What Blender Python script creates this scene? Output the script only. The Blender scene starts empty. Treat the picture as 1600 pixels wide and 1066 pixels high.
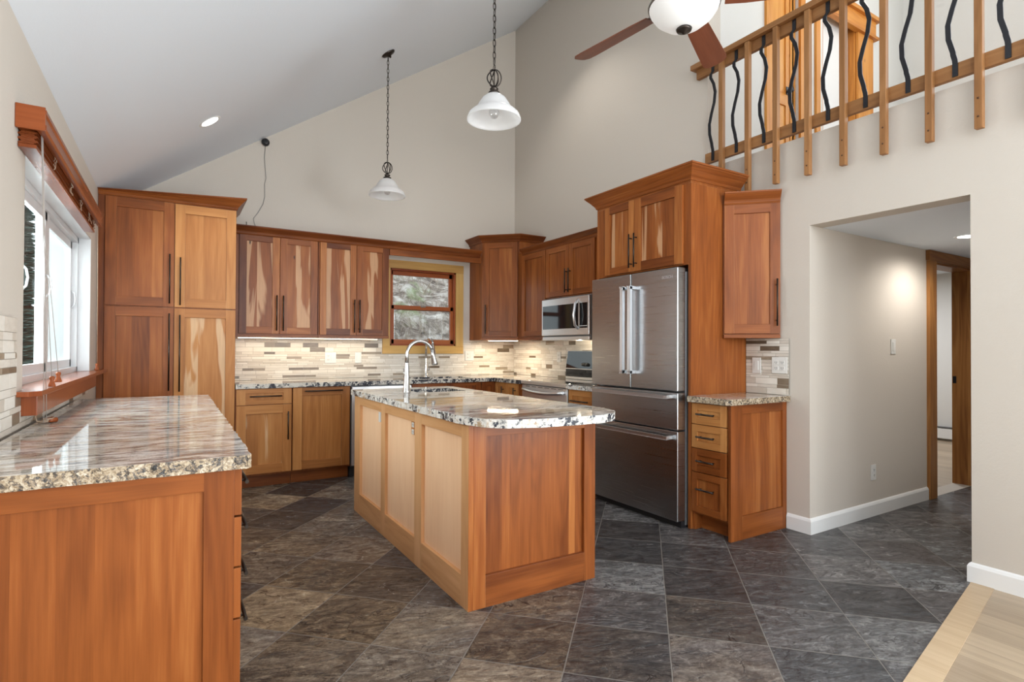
import bpy, bmesh, math, random
from mathutils import Vector, Matrix
random.seed(7)
R = math.radians
S = bpy.context.scene
COL = S.collection

# ------------------------------------------------------------------ camera
FPX, CX, CY, CH = 862.65, 797.91, 536.4, 1.23
t, p, q = R(31.395), R(.602), R(-.264)
r0 = Vector((math.cos(t), -math.sin(t), 0)); f0 = Vector((math.sin(t), math.cos(t), 0)); z0 = Vector((0, 0, 1))
fw = f0*math.cos(p) + z0*math.sin(p); u1 = -f0*math.sin(p) + z0*math.cos(p)
rr = r0*math.cos(q) - u1*math.sin(q); uu = r0*math.sin(q) + u1*math.cos(q)
cd = bpy.data.cameras.new('camera'); cam = bpy.data.objects.new('camera', cd); COL.objects.link(cam)
M = Matrix((rr, uu, -fw)).transposed().to_4x4(); M.translation = (0, 0, CH); cam.matrix_world = M
cd.sensor_fit = 'HORIZONTAL'; cd.sensor_width = 36; cd.lens = FPX/1600*36
cd.shift_x = (800-CX)/1600; cd.shift_y = (CY-533)/1600; cd.clip_start = .02; cd.clip_end = 200
S.camera = cam
# ------------------------------------------------------------------ world, exposure, window daylight, added fill
W = bpy.data.worlds.new('world'); S.world = W; W.use_nodes = True
bg = W.node_tree.nodes['Background']; bg.inputs[0].default_value = (.86, .93, 1, 1); bg.inputs[1].default_value = 2.0
S.view_settings.view_transform = 'Standard'; S.view_settings.look = 'None'
S.view_settings.exposure = 0.17; S.view_settings.gamma = 1; S.view_settings.use_curve_mapping = False
S.cycles.use_denoising = True
S.cycles.max_bounces = 8; S.cycles.diffuse_bounces = 5; S.cycles.glossy_bounces = 4; S.cycles.transparent_max_bounces = 12
S.cycles.sample_clamp_indirect = 6; S.cycles.caustics_reflective = False; S.cycles.caustics_refractive = False

def light(name, kind, loc, power, size=.1, size_y=None, col=(1, 1, 1), rot=(0, 0, 0), spot=None, spread=None):
    l = bpy.data.lights.new(name, kind); l.energy = power; l.color = col
    if kind == 'AREA':
        l.size = size
        if size_y: l.shape = 'RECTANGLE'; l.size_y = size_y
        if spread: l.spread = spread
    elif kind == 'SPOT':
        l.shadow_soft_size = size; l.spot_size = spot or R(110); l.spot_blend = .7
    else: l.shadow_soft_size = size
    o = bpy.data.objects.new(name, l); o.location = loc; o.rotation_euler = rot; COL.objects.link(o); return o
# added fill lights from out of view, plus daylight through the west window
light('added_south_fill', 'AREA', (.45, -4.25, 2.1), 95, 1.5, 2.5, (.90, .96, 1), (R(128), 0, 0))  # added pair of fills behind the camera, tilted up to brighten the ceiling
light('added_south_fill', 'AREA', (2.65, -4.25, 2.1), 128, 1.5, 2.5, (.90, .96, 1), (R(128), 0, 0))
light('added_loft_end_fill', 'AREA', (6.82, .3, 4.3), 45, 3.4, 2.0, (.90, .96, 1), (R(90), 0, R(90)))  # added fill, no window in this loft wall; lights the sloped ceiling
light('added_east_fill', 'AREA', (3.74, -1.8, 1.15), 290, 2.7, 1.9, (.88, .95, 1), (R(115), 0, R(90)))  # added fill at an unseen opening, aimed up at the sloped ceiling
light('west_daylight_and_fill', 'AREA', (-.95, 3.9, 1.6), 108, 2.0, 1.1, (.93, .97, 1), (R(68), 0, R(-90)))
light('west_daylight_and_fill', 'AREA', (-.85, -1.4, 1.6), 12, 2.2, 1.6, (.90, .96, 1), (R(90), 0, R(-90)))  # added fill behind the camera, at an unseen second opening

# ------------------------------------------------------------------ helpers
def L(c): return tuple((x/12.92 if x <= .04045 else ((x+.055)/1.055)**2.4) for x in [v/255 for v in c]) + (1,)

class MB:
    def __init__(s): s.v=[]; s.f=[]; s.uv=[]; s.tn=[]; s.mi=[]; s.sm=[]
    def face(s, pts, uv=None, tone=(.5, 0, .5), mi=0, smooth=False):
        b=len(s.v); s.v += [tuple(x) for x in pts]; s.f.append(list(range(b, b+len(pts))))
        s.uv.append(uv or [(0, 0)]*len(pts)); s.tn.append(tone); s.mi.append(mi); s.sm.append(smooth)
    def box(s, x0, x1, y0, y1, z0, z1, g='z', tone=.5, sap=0, mi=0, M=None):
        if x0 > x1: x0, x1 = x1, x0
        if y0 > y1: y0, y1 = y1, y0
        if z0 > z1: z0, z1 = z1, z0
        P=[(x, y, z) for x in (x0, x1) for y in (y0, y1) for z in (z0, z1)]
        F=[((0,1,3,2),0),((4,6,7,5),0),((0,4,5,1),1),((2,3,7,6),1),((0,2,6,4),2),((1,5,7,3),2)]
        gi='xyz'.index(g); ox, oy = random.random()*20, random.random()*20; rnd=random.random()
        b=len(s.v)
        s.v += [tuple(M @ Vector(a)) if M else a for a in P]
        for idx, n in F:
            ax=[a for a in (0,1,2) if a != n]
            if gi in ax: va=gi; ua=[a for a in ax if a != gi][0]
            else: ua, va = ax
            s.f.append([b+i for i in idx]); s.uv.append([(P[i][ua]+ox, P[i][va]+oy) for i in idx])
            s.tn.append((tone, sap, rnd)); s.mi.append(mi); s.sm.append(False)
    def grid(s, rows, closed=False, tone=(.5, 0, .5), mi=0, smooth=True, uvs=1.0):
        b=len(s.v); n=len(rows[0])
        for r_ in rows: s.v += [tuple(a) for a in r_]
        for i in range(len(rows)-1):
            for j in range(n if closed else n-1):
                k=(j+1) % n
                s.f.append([b+i*n+j, b+i*n+k, b+(i+1)*n+k, b+(i+1)*n+j])
                s.uv.append([(j*uvs/n, i*.1), ((j+1)*uvs/n, i*.1), ((j+1)*uvs/n, (i+1)*.1), (j*uvs/n, (i+1)*.1)])
                s.tn.append(tone); s.mi.append(mi); s.sm.append(smooth)
    def lathe(s, prof, c=(0,0,0), n=24, mi=0, axis='z', tone=(.5, 0, .5)):
        rows=[]
        for r_, z in prof:
            row=[]
            for k in range(n):
                a=2*math.pi*k/n; x, y = r_*math.cos(a), r_*math.sin(a)
                row.append({'z':(c[0]+x, c[1]+y, c[2]+z), 'y':(c[0]+x, c[1]+z, c[2]+y), 'x':(c[0]+z, c[1]+x, c[2]+y)}[axis])
            rows.append(row)
        s.grid(rows, True, tone, mi)
    def tube(s, pts, r, n=10, mi=0, cap=True, radii=None):
        pts=[Vector(a) for a in pts]; rows=[]; up=Vector((0, 0, 1)); pv=None
        for i, a in enumerate(pts):
            d=(pts[min(i+1, len(pts)-1)]-pts[max(i-1, 0)]).normalized()
            if pv is None:
                ref=up if abs(d.z) < .95 else Vector((1, 0, 0)); u=d.cross(ref).normalized()
            else: u=(pv-d*pv.dot(d)).normalized()
            pv=u; w=d.cross(u); rad=radii[i] if radii else r
            rows.append([a+u*rad*math.cos(2*math.pi*k/n)+w*rad*math.sin(2*math.pi*k/n) for k in range(n)])
        s.grid(rows, True, mi=mi)
        if cap: s.face(rows[0][::-1], mi=mi); s.face(rows[-1], mi=mi)
    def sweep(s, prof, path, tone=.5, mi=0, smooth=False, caps=True):
        """prof: (out, z) pairs; path: list of (x, y); out is to the right-hand side of travel; mitred"""
        n=len(path); P=[Vector((a[0], a[1])) for a in path]; rows=[]; dist=0; ox, oy=random.random()*20, random.random()*20
        for i in range(n):
            dirs=[]
            if i > 0: dirs.append((P[i]-P[i-1]).normalized())
            if i < n-1: dirs.append((P[i+1]-P[i]).normalized())
            ns=[Vector((d.y, -d.x)) for d in dirs]
            m=sum(ns, Vector((0, 0))).normalized(); k=1/max(.2, m.dot(ns[0]))
            rows.append([(P[i].x+m.x*o*k, P[i].y+m.y*o*k, z) for o, z in prof])
            if i: dist += (P[i]-P[i-1]).length
            rows[-1]=(rows[-1], dist)
        acc=[0]
        for a, b in zip(prof[:-1], prof[1:]): acc.append(acc[-1]+math.hypot(b[0]-a[0], b[1]-a[1]))
        rnd=random.random()
        for (ra, da), (rb, db) in zip(rows[:-1], rows[1:]):
            for j in range(len(prof)-1):
                s.face([ra[j], rb[j], rb[j+1], ra[j+1]], [(acc[j]+ox, da+oy), (acc[j]+ox, db+oy), (acc[j+1]+ox, db+oy), (acc[j+1]+ox, da+oy)], (tone, 0, rnd), mi, smooth)
        if caps:
            s.face(rows[0][0][::-1], None, (tone, 0, rnd), mi); s.face(rows[-1][0], None, (tone, 0, rnd), mi)
    def poly(s, outer, holes, w0, w1, fmap, mi=0, mis=None, tone=.5, g=0):
        """slab from a 2D outline with holes, between w0 and w1, mapped by fmap(u, v, w)"""
        bm=bmesh.new(); edges=[]
        for loop in [outer]+list(holes):
            vs=[bm.verts.new((a[0], a[1], 0)) for a in loop]
            for i in range(len(vs)): edges.append(bm.edges.new((vs[i], vs[(i+1) % len(vs)])))
        bmesh.ops.triangle_fill(bm, use_beauty=True, use_dissolve=False, edges=edges, normal=(0, 0, 1))
        ox, oy=random.random()*20, random.random()*20
        for f in bm.faces:
            c=[(v.co.x, v.co.y) for v in f.verts]; uv=[((a[0], a[1]) if g else (a[1], a[0])) for a in c]; uv=[(a+ox, b+oy) for a, b in uv]
            s.face([fmap(a, b, w1) for a, b in c], uv, (tone, 0, .5), mi)
            s.face([fmap(a, b, w0) for a, b in c][::-1], uv[::-1], (tone, 0, .5), mi)
        bm.free()
        for loop in [outer]+list(holes):
            acc=0
            for i in range(len(loop)):
                a, b=loop[i], loop[(i+1) % len(loop)]; l=math.hypot(a[0]-b[0], a[1]-b[1])
                s.face([fmap(*a, w0), fmap(*b, w0), fmap(*b, w1), fmap(*a, w1)], [(acc, w0), (acc+l, w0), (acc+l, w1), (acc, w1)], (tone, 0, .5), mi if mis is None else mis)
                acc += l
    def build(s, name, mats, parent=None, bevel=0, smooth=False, label=None, weld=True):
        me=bpy.data.meshes.new(name); me.from_pydata(s.v, [], s.f)
        if not isinstance(mats, (list, tuple)): mats=[mats]
        for m in mats: me.materials.append(m)
        uvl=me.uv_layers.new(name='UVMap'); ca=me.color_attributes.new('tone', 'FLOAT_COLOR', 'CORNER')
        li=0; uvd=[0.]*(2*len(me.loops)); cdat=[0.]*(4*len(me.loops))
        for fi, f in enumerate(s.f):
            tn=s.tn[fi]
            for k in range(len(f)):
                uvd[2*li], uvd[2*li+1]=s.uv[fi][k]; cdat[4*li:4*li+4]=[tn[0], tn[1], tn[2], 1]; li += 1
        me.uv_layers['UVMap'].data.foreach_set('uv', uvd); me.color_attributes['tone'].data.foreach_set('color', cdat)
        me.polygons.foreach_set('material_index', s.mi)
        me.polygons.foreach_set('use_smooth', [smooth or x for x in s.sm])
        bm=bmesh.new(); bm.from_mesh(me)
        if weld: bmesh.ops.remove_doubles(bm, verts=bm.verts, dist=1e-5)
        bmesh.ops.recalc_face_normals(bm, faces=bm.faces)
        bm.to_mesh(me); bm.free()
        o=bpy.data.objects.new(name, me); COL.objects.link(o)
        if parent: o.parent=parent
        if label: o['label']=label
        if bevel:
            m=o.modifiers.new('b', 'BEVEL'); m.width=bevel; m.segments=2; m.limit_method='ANGLE'; m.angle_limit=R(40)
        return o

def tag(o, label, cat, group=None):
    o['label']=label; o['category']=cat
    if group: o['group']=group
    return o
def struct(o, label=None):
    o['kind']='structure'
    if label: o['label']=label
    return o
def thing(name, label, cat, loc=(0, 0, 0), rz=0, group=None):
    o=bpy.data.objects.new(name, None); o.empty_display_size=.1; COL.objects.link(o)
    o.location=loc; o.rotation_euler=(0, 0, R(rz)); return tag(o, label, cat, group)

# ------------------------------------------------------------------ materials
class NT:
    def __init__(s, name):
        s.m=bpy.data.materials.new(name); s.m.use_nodes=True; s.t=s.m.node_tree; s.b=s.t.nodes['Principled BSDF']
    def n(s, typ, **kw):
        nd=s.t.nodes.new(typ)
        for k, v in kw.items():
            if k.startswith('i_'):
                key=k[2:]; key=int(key) if key.isdigit() else key.replace('_', ' ')
                inp=nd.inputs[key]
                if isinstance(v, bpy.types.NodeSocket): s.t.links.new(v, inp)
                else: inp.default_value=v
            else: setattr(nd, k, v)
        return nd
    def math(s, op, a, b=None, clamp=False):
        nd=s.t.nodes.new('ShaderNodeMath'); nd.operation=op; nd.use_clamp=clamp
        for i, x in enumerate((a, b)):
            if x is None: continue
            if isinstance(x, bpy.types.NodeSocket): s.t.links.new(x, nd.inputs[i])
            else: nd.inputs[i].default_value=x
        return nd.outputs[0]
    def ramp(s, fac, stops, interp='LINEAR'):
        nd=s.t.nodes.new('ShaderNodeValToRGB'); nd.color_ramp.interpolation=interp; e=nd.color_ramp.elements
        while len(e) < len(stops): e.new(.5)
        for k, (pos, c) in enumerate(stops): e[k].position=pos; e[k].color=c if len(c) == 4 else tuple(c)+(1,)
        s.t.links.new(fac, nd.inputs[0]); return nd.outputs[0]
    def mix(s, fac, a, b, blend='MIX'):
        nd=s.t.nodes.new('ShaderNodeMix'); nd.data_type='RGBA'; nd.blend_type=blend
        for i, x in ((0, fac), (6, a), (7, b)):
            if isinstance(x, bpy.types.NodeSocket): s.t.links.new(x, nd.inputs[i])
            else: nd.inputs[i].default_value=x
        return nd.outputs[2]
    def vec(s, v, sc, off=(0, 0, 0), rot=(0, 0, 0)):
        return s.n('ShaderNodeMapping', i_Vector=v, i_Scale=sc, i_Location=off, i_Rotation=rot).outputs[0]
    def noise(s, v, scale=1, detail=4, rough=.5, dist=0, out=0):
        return s.n('ShaderNodeTexNoise', i_Vector=v, i_Scale=scale, i_Detail=detail, i_Roughness=rough, i_Distortion=dist).outputs[out]
    def bump(s, h, strength=.2, dist=.002):
        b=s.n('ShaderNodeBump', i_Height=h, i_Strength=strength, i_Distance=dist); s.t.links.new(b.outputs[0], s.b.inputs['Normal'])
    def set(s, **kw):
        for k, v in kw.items():
            inp=s.b.inputs[k.replace('_', ' ')]
            if isinstance(v, bpy.types.NodeSocket): s.t.links.new(v, inp)
            else: inp.default_value=v
        return s

def plain(name, col, rough=.5, metal=0, spec=.5, **kw):
    s=NT(name); s.set(Base_Color=L(col) if max(col) > 1 else tuple(col)+(1,), Roughness=rough, Metallic=metal, Specular_IOR_Level=spec, **kw); return s.m

def wood(name, dark, mid, light, sapc, rough=.3, ring=.5, knots=.0, coat=.0):
    s=NT(name); uv=s.n('ShaderNodeTexCoord').outputs['UV']; at=s.n('ShaderNodeVertexColor', layer_name='tone').outputs[0]
    sep=s.n('ShaderNodeSeparateColor', i_0=at); T, Sp, Rn=sep.outputs[0], sep.outputs[1], sep.outputs[2]
    off=s.n('ShaderNodeCombineXYZ', i_2=s.math('MULTIPLY', Rn, 37.)).outputs[0]
    v=s.n('ShaderNodeVectorMath', operation='ADD', i_0=uv, i_1=off).outputs[0]
    fine=s.noise(s.vec(v, (170, 5, 1)), 1, 4, .6)
    broad=s.noise(s.vec(v, (9, .9, 1)), 1, 3, .55, .3)
    cn=s.noise(s.vec(v, (4.2, .42, 1), (5, 1, 2)), 1, 2, .45, .25)
    rings=s.math('ADD', s.math('MULTIPLY', s.math('SINE', s.math('MULTIPLY', cn, 95.)), .5), .5)
    val=s.math('ADD', s.math('MULTIPLY', s.math('SUBTRACT', broad, .5), .85), T)
    val=s.math('ADD', val, s.math('MULTIPLY', s.math('SUBTRACT', rings, .5), ring*.20))
    val=s.math('ADD', val, s.math('ADD', s.math('MULTIPLY', s.math('SUBTRACT', fine, .5), .34), s.math('MULTIPLY', s.math('SUBTRACT', s.noise(s.vec(v, (48, 2.2, 1), (1, 5, 3)), 1, 3, .55), .5), .34)), True)
    c=s.ramp(val, [(0, dark), (.5, mid), (1, light)])
    sn=s.noise(s.vec(v, (7, .75, 1), (3, 8, 1)), 1, 3, .5, .6)
    mask=s.math('MULTIPLY', s.math('SUBTRACT', sn, s.math('SUBTRACT', .605, s.math('MULTIPLY', Sp, .16))), 26., True)
    mask=s.math('MULTIPLY', mask, s.math('MULTIPLY', s.math('GREATER_THAN', Sp, .02), .8))
    c=s.mix(mask, c, s.ramp(fine, [(.3, tuple(x*.8 for x in sapc[:3])), (.7, sapc)]))
    vo=s.n('ShaderNodeTexVoronoi', i_Vector=s.vec(v, (9, 3.2, 1)), i_Scale=1.).outputs[0]
    kd=s.math('MULTIPLY', s.math('SUBTRACT', .085, vo), 18., True)
    kgate=s.math('GREATER_THAN', s.math('ADD', Sp, knots), .45)
    kn=s.math('MULTIPLY', s.math('MULTIPLY', kd, kgate), s.math('GREATER_THAN', s.noise(s.vec(v, (3, 1, 1)), 1, 1), .5))
    c=s.mix(kn, c, (.035, .014, .007, 1))
    s.set(Base_Color=c, Roughness=rough, Specular_IOR_Level=.22, Coat_Weight=coat, Coat_Roughness=.15)
    s.bump(fine, .04, .001); return s.m

CH_D, CH_M, CH_L = (.115, .028, .007), (.29, .085, .020), (.50, .195, .055)
M_ch=wood('cherry', CH_D, CH_M, CH_L, (.64, .37, .20), .33, coat=.0)
M_chy=wood('natural_cherry', (.24, .082, .022), (.42, .165, .046), (.60, .285, .095), (.72, .47, .27), .36)
M_ply=wood('pale_cherry_ply', (.74, .44, .255), (.86, .56, .345), (.92, .64, .43), (.8, .6, .4), .4, .25)
M_pine=wood('knotty_pine', (.34, .10, .018), (.60, .24, .045), (.74, .37, .10), (.8, .5, .25), .32, .8, .5)
M_oak=wood('oak', (.16, .068, .024), (.28, .13, .048), (.42, .21, .085), (.6, .4, .2), .45, .8)
M_blind=wood('blind_wood', (.13, .030, .009), (.25, .062, .018), (.36, .10, .032), (.5, .3, .1), .25, .2)
M_sash=wood('sash_wood', (.22, .05, .018), (.36, .10, .032), (.46, .15, .05), (.5, .3, .2), .3, .2)
M_casing=wood('casing_pine', (.38, .20, .06), (.56, .34, .11), (.68, .44, .18), (.6, .4, .2), .4, .5)
M_fanw=wood('fan_blade_wood', (.10, .03, .016), (.19, .062, .032), (.27, .10, .055), (.3, .2, .1), .3, .3)
M_dfr=wood('dark_jamb_pine', (.16, .055, .018), (.34, .15, .045), (.50, .26, .09), (.5, .3, .1), .4, .9, .5)

def wallmat(name, col, b=.25):
    s=NT(name); co=s.n('ShaderNodeTexCoord').outputs['Object']
    s.set(Base_Color=col, Roughness=.75, Specular_IOR_Level=.25)
    s.bump(s.noise(co, 75, 3, .6), b, .003); return s.m
M_wall=wallmat('beige_wall_paint', (.60, .545, .48, 1))
M_loft=wallmat('loft_wall_paint', (.70, .69, .66, 1))
M_ceil=wallmat('ceiling_paint', (.80, .845, .90, 1), .12)
M_white=plain('white_trim_paint', (.82, .82, .81), .35)
M_vinyl=plain('white_vinyl', (.70, .715, .73), .3)
M_plastic=plain('white_plastic', (.70, .69, .66), .35)
M_dark=plain('dark_slot', (.03, .03, .03), .5)
M_bronze=plain('dark_bronze', (.055, .045, .038), .35, .9)
M_iron=plain('black_iron', (.028, .028, .032), .32, .6)
M_black=plain('black_plastic', (.02, .02, .022), .35)
M_bglass=plain('black_glass', (.012, .013, .014), .05, 0, .6)
M_nickel=plain('brushed_nickel', (.56, .55, .53), .25, 1)
M_chrome=plain('satin_chrome', (.80, .81, .83), .34, 1)
M_screw=plain('copper_screw', (.10, .05, .03), .4, .8)
M_cord=plain('tan_cord', (.42, .31, .22), .8)
M_brass=plain('pewter', (.23, .22, .20), .35, .9)
M_grout=plain('pale_grout', (.36, .32, .27), .8)
M_cable=plain('pale_cord', (.36, .32, .29), .7)

def steel(name, base, rough, streak=.12):
    s=NT(name); co=s.n('ShaderNodeTexCoord').outputs['Object']
    a=s.noise(s.vec(co, (2, 2, 300)), 1, 3)
    s.set(Base_Color=base, Metallic=1., Roughness=s.math('ADD', s.math('MULTIPLY', a, streak), rough))
    w=s.noise(s.vec(co, (3, 3, .9)), 1, 1); s.bump(w, .25, .012); return s.m
M_steel=steel('stainless_steel', (.80, .80, .80, 1), .30)
M_steeld=steel('dark_stainless_steel', (.45, .465, .48, 1), .23)
M_fside=plain('grey_fridge_side', (.16, .16, .165), .4, .4)

def emis(name, col, st):
    m=bpy.data.materials.new(name); m.use_nodes=True; n=m.node_tree.nodes['Principled BSDF']
    n.inputs['Base Color'].default_value=(.9, .9, .9, 1); n.inputs['Emission Color'].default_value=col; n.inputs['Emission Strength'].default_value=st; return m
M_lens=emis('lit_lens', (1, .97, .92, 1), 9)
M_led=emis('led_strip', (1, .80, .52, 1), 8)
M_bowl=emis('lit_glass_bowl', (1, .97, .93, 1), .32)
M_bowl.node_tree.nodes['Principled BSDF'].inputs['Base Color'].default_value=(.62, .62, .61, 1)

def glassmat(name, tint=(1, 1, 1, 1), refl=.10):
    m=bpy.data.materials.new(name); m.use_nodes=True; tt=m.node_tree; tt.nodes.clear()
    o=tt.nodes.new('ShaderNodeOutputMaterial'); a=tt.nodes.new('ShaderNodeBsdfTransparent'); b=tt.nodes.new('ShaderNodeBsdfGlossy'); x=tt.nodes.new('ShaderNodeMixShader')
    a.inputs[0].default_value=tint; b.inputs['Roughness'].default_value=.02; x.inputs[0].default_value=refl
    tt.links.new(a.outputs[0], x.inputs[1]); tt.links.new(b.outputs[0], x.inputs[2]); tt.links.new(x.outputs[0], o.inputs[0]); return m
M_glass=glassmat('window_glass', (.95, .98, .97, 1)); M_bulb=glassmat('bulb_glass', (.95, .95, .95, 1), .25)
def frosted():
    s=NT('alabaster_glass'); co=s.n('ShaderNodeTexCoord').outputs['Object']; a=s.noise(co, 9, 3, .5, 1.)
    s.set(Base_Color=s.ramp(a, [(.3, (.90, .90, .90)), (.7, (.97, .97, .97))]), Roughness=.25, Transmission_Weight=0., Subsurface_Weight=0.)
    tr=s.n('ShaderNodeBsdfTranslucent', i_Color=(.98, .98, .98, 1)); mx=s.n('ShaderNodeMixShader', i_0=.6)
    out=s.t.nodes['Material Output']; s.t.links.new(s.b.outputs[0], mx.inputs[1]); s.t.links.new(tr.outputs[0], mx.inputs[2]); s.t.links.new(mx.outputs[0], out.inputs[0]); return s.m
M_alab=frosted()

def granite(name, off, warm=.5, scl=1.):
    s=NT(name); g=s.n('ShaderNodeNewGeometry').outputs['Position']
    v=s.n('ShaderNodeVectorMath', operation='ADD', i_0=g, i_1=off).outputs[0]
    wob=s.noise(v, 2.2, 3, .5, 0, 1)
    wv=s.n('ShaderNodeVectorMath', operation='MULTIPLY', i_0=s.n('ShaderNodeVectorMath', operation='SUBTRACT', i_0=wob, i_1=(.5, .5, .5)).outputs[0], i_1=(.25, .16, .1)).outputs[0]
    v2=s.n('ShaderNodeVectorMath', operation='ADD', i_0=v, i_1=wv).outputs[0]
    a=s.noise(s.vec(v2, (4.6*scl, 19*scl, 9)), 1, 8, .74, .7)
    b=s.noise(s.vec(v2, (1.2*scl, 4.5*scl, 3), (4, 2, 1)), 1, 3, .55, .6)
    sp=s.noise(v, 210, 3, .7)
    base=s.ramp(a, [(.30, (.035, .035, .04)), (.39, (.16, .155, .16)), (.455, (.36, .33, .30)), (.50, (.60, .56, .50)), (.58, (.80, .77, .73)), (.74, (.56, .55, .55))])
    tan=s.ramp(a, [(.32, (.09, .05, .03)), (.45, (.31, .215, .12)), (.58, (.56, .45, .30)), (.75, (.70, .62, .48))])
    grey=s.ramp(a, [(.32, (.05, .05, .055)), (.46, (.25, .255, .27)), (.6, (.5, .5, .5)), (.75, (.72, .71, .69))])
    m1=s.ramp(b, [(.50, (0, 0, 0)), (.60, (warm, warm, warm))]); m2=s.ramp(b, [(.36, (.8, .8, .8)), (.46, (0, 0, 0))])
    c=s.mix(m1, base, tan); c=s.mix(m2, c, grey)
    c=s.mix(s.ramp(sp, [(.33, (.75, .75, .75)), (.42, (0, 0, 0))]), c, (.05, .045, .045, 1))
    s.set(Base_Color=c, Roughness=.035, Specular_IOR_Level=.5); return s.m
M_gran=granite('flowing_granite', (0, 0, 0), .38, 1.6)
M_gran2=granite('island_granite', (7.3, 2.1, 3), .7, .9)
def graniteedge(name, cs, sc=60, big=9., bw=1.):
    s=NT(name); g=s.n('ShaderNodeNewGeometry').outputs['Position']
    w=s.n('ShaderNodeVectorMath', operation='SCALE', i_0=s.noise(g, 55, 3, .6, 0, 1), i_Scale=.02).outputs[0]
    g2=s.n('ShaderNodeVectorMath', operation='ADD', i_0=g, i_1=w).outputs[0]
    cell=s.n('ShaderNodeSeparateColor', i_0=s.n('ShaderNodeTexVoronoi', i_Vector=g2, i_Scale=sc).outputs[1]).outputs[0]
    cell2=s.n('ShaderNodeSeparateColor', i_0=s.n('ShaderNodeTexVoronoi', i_Vector=g2, i_Scale=sc*2.3).outputs[1]).outputs[0]
    bn=s.noise(g, big, 3, .6, .5); fn=s.noise(g, 160, 3, .7)
    k=s.math('ADD', s.math('ADD', s.math('MULTIPLY', cell, .35), s.math('MULTIPLY', cell2, .30)), s.math('MULTIPLY', s.math('SUBTRACT', bn, .32), bw))
    k=s.math('ADD', k, s.math('MULTIPLY', s.math('SUBTRACT', fn, .5), .35), True)
    s.set(Base_Color=s.ramp(k, cs), Roughness=.22); s.bump(s.math('ADD', s.noise(g, 38, 4, .65), s.math('MULTIPLY', fn, .3)), .9, .008); return s.m
M_gedge=graniteedge('chiselled_granite_edge', [(.14, (.03, .03, .03)), (.28, (.14, .11, .085)), (.42, (.34, .25, .155)), (.58, (.50, .41, .29)), (.78, (.60, .53, .43)), (.92, (.38, .24, .13))], 90, 11, .55)
M_gedge2=graniteedge('black_white_granite_edge', [(.24, (.012, .012, .018)), (.34, (.035, .04, .06)), (.38, (.30, .30, .29)), (.50, (.66, .63, .58)), (.72, (.76, .74, .70)), (.9, (.42, .29, .17))], 34, 7, 1.3)

M_gedge3=graniteedge('dark_granite_edge', [(.30, (.012, .012, .018)), (.50, (.03, .035, .05)), (.54, (.25, .23, .21)), (.66, (.60, .56, .50)), (.85, (.62, .56, .48))], 34, 6, 1.5)

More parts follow.
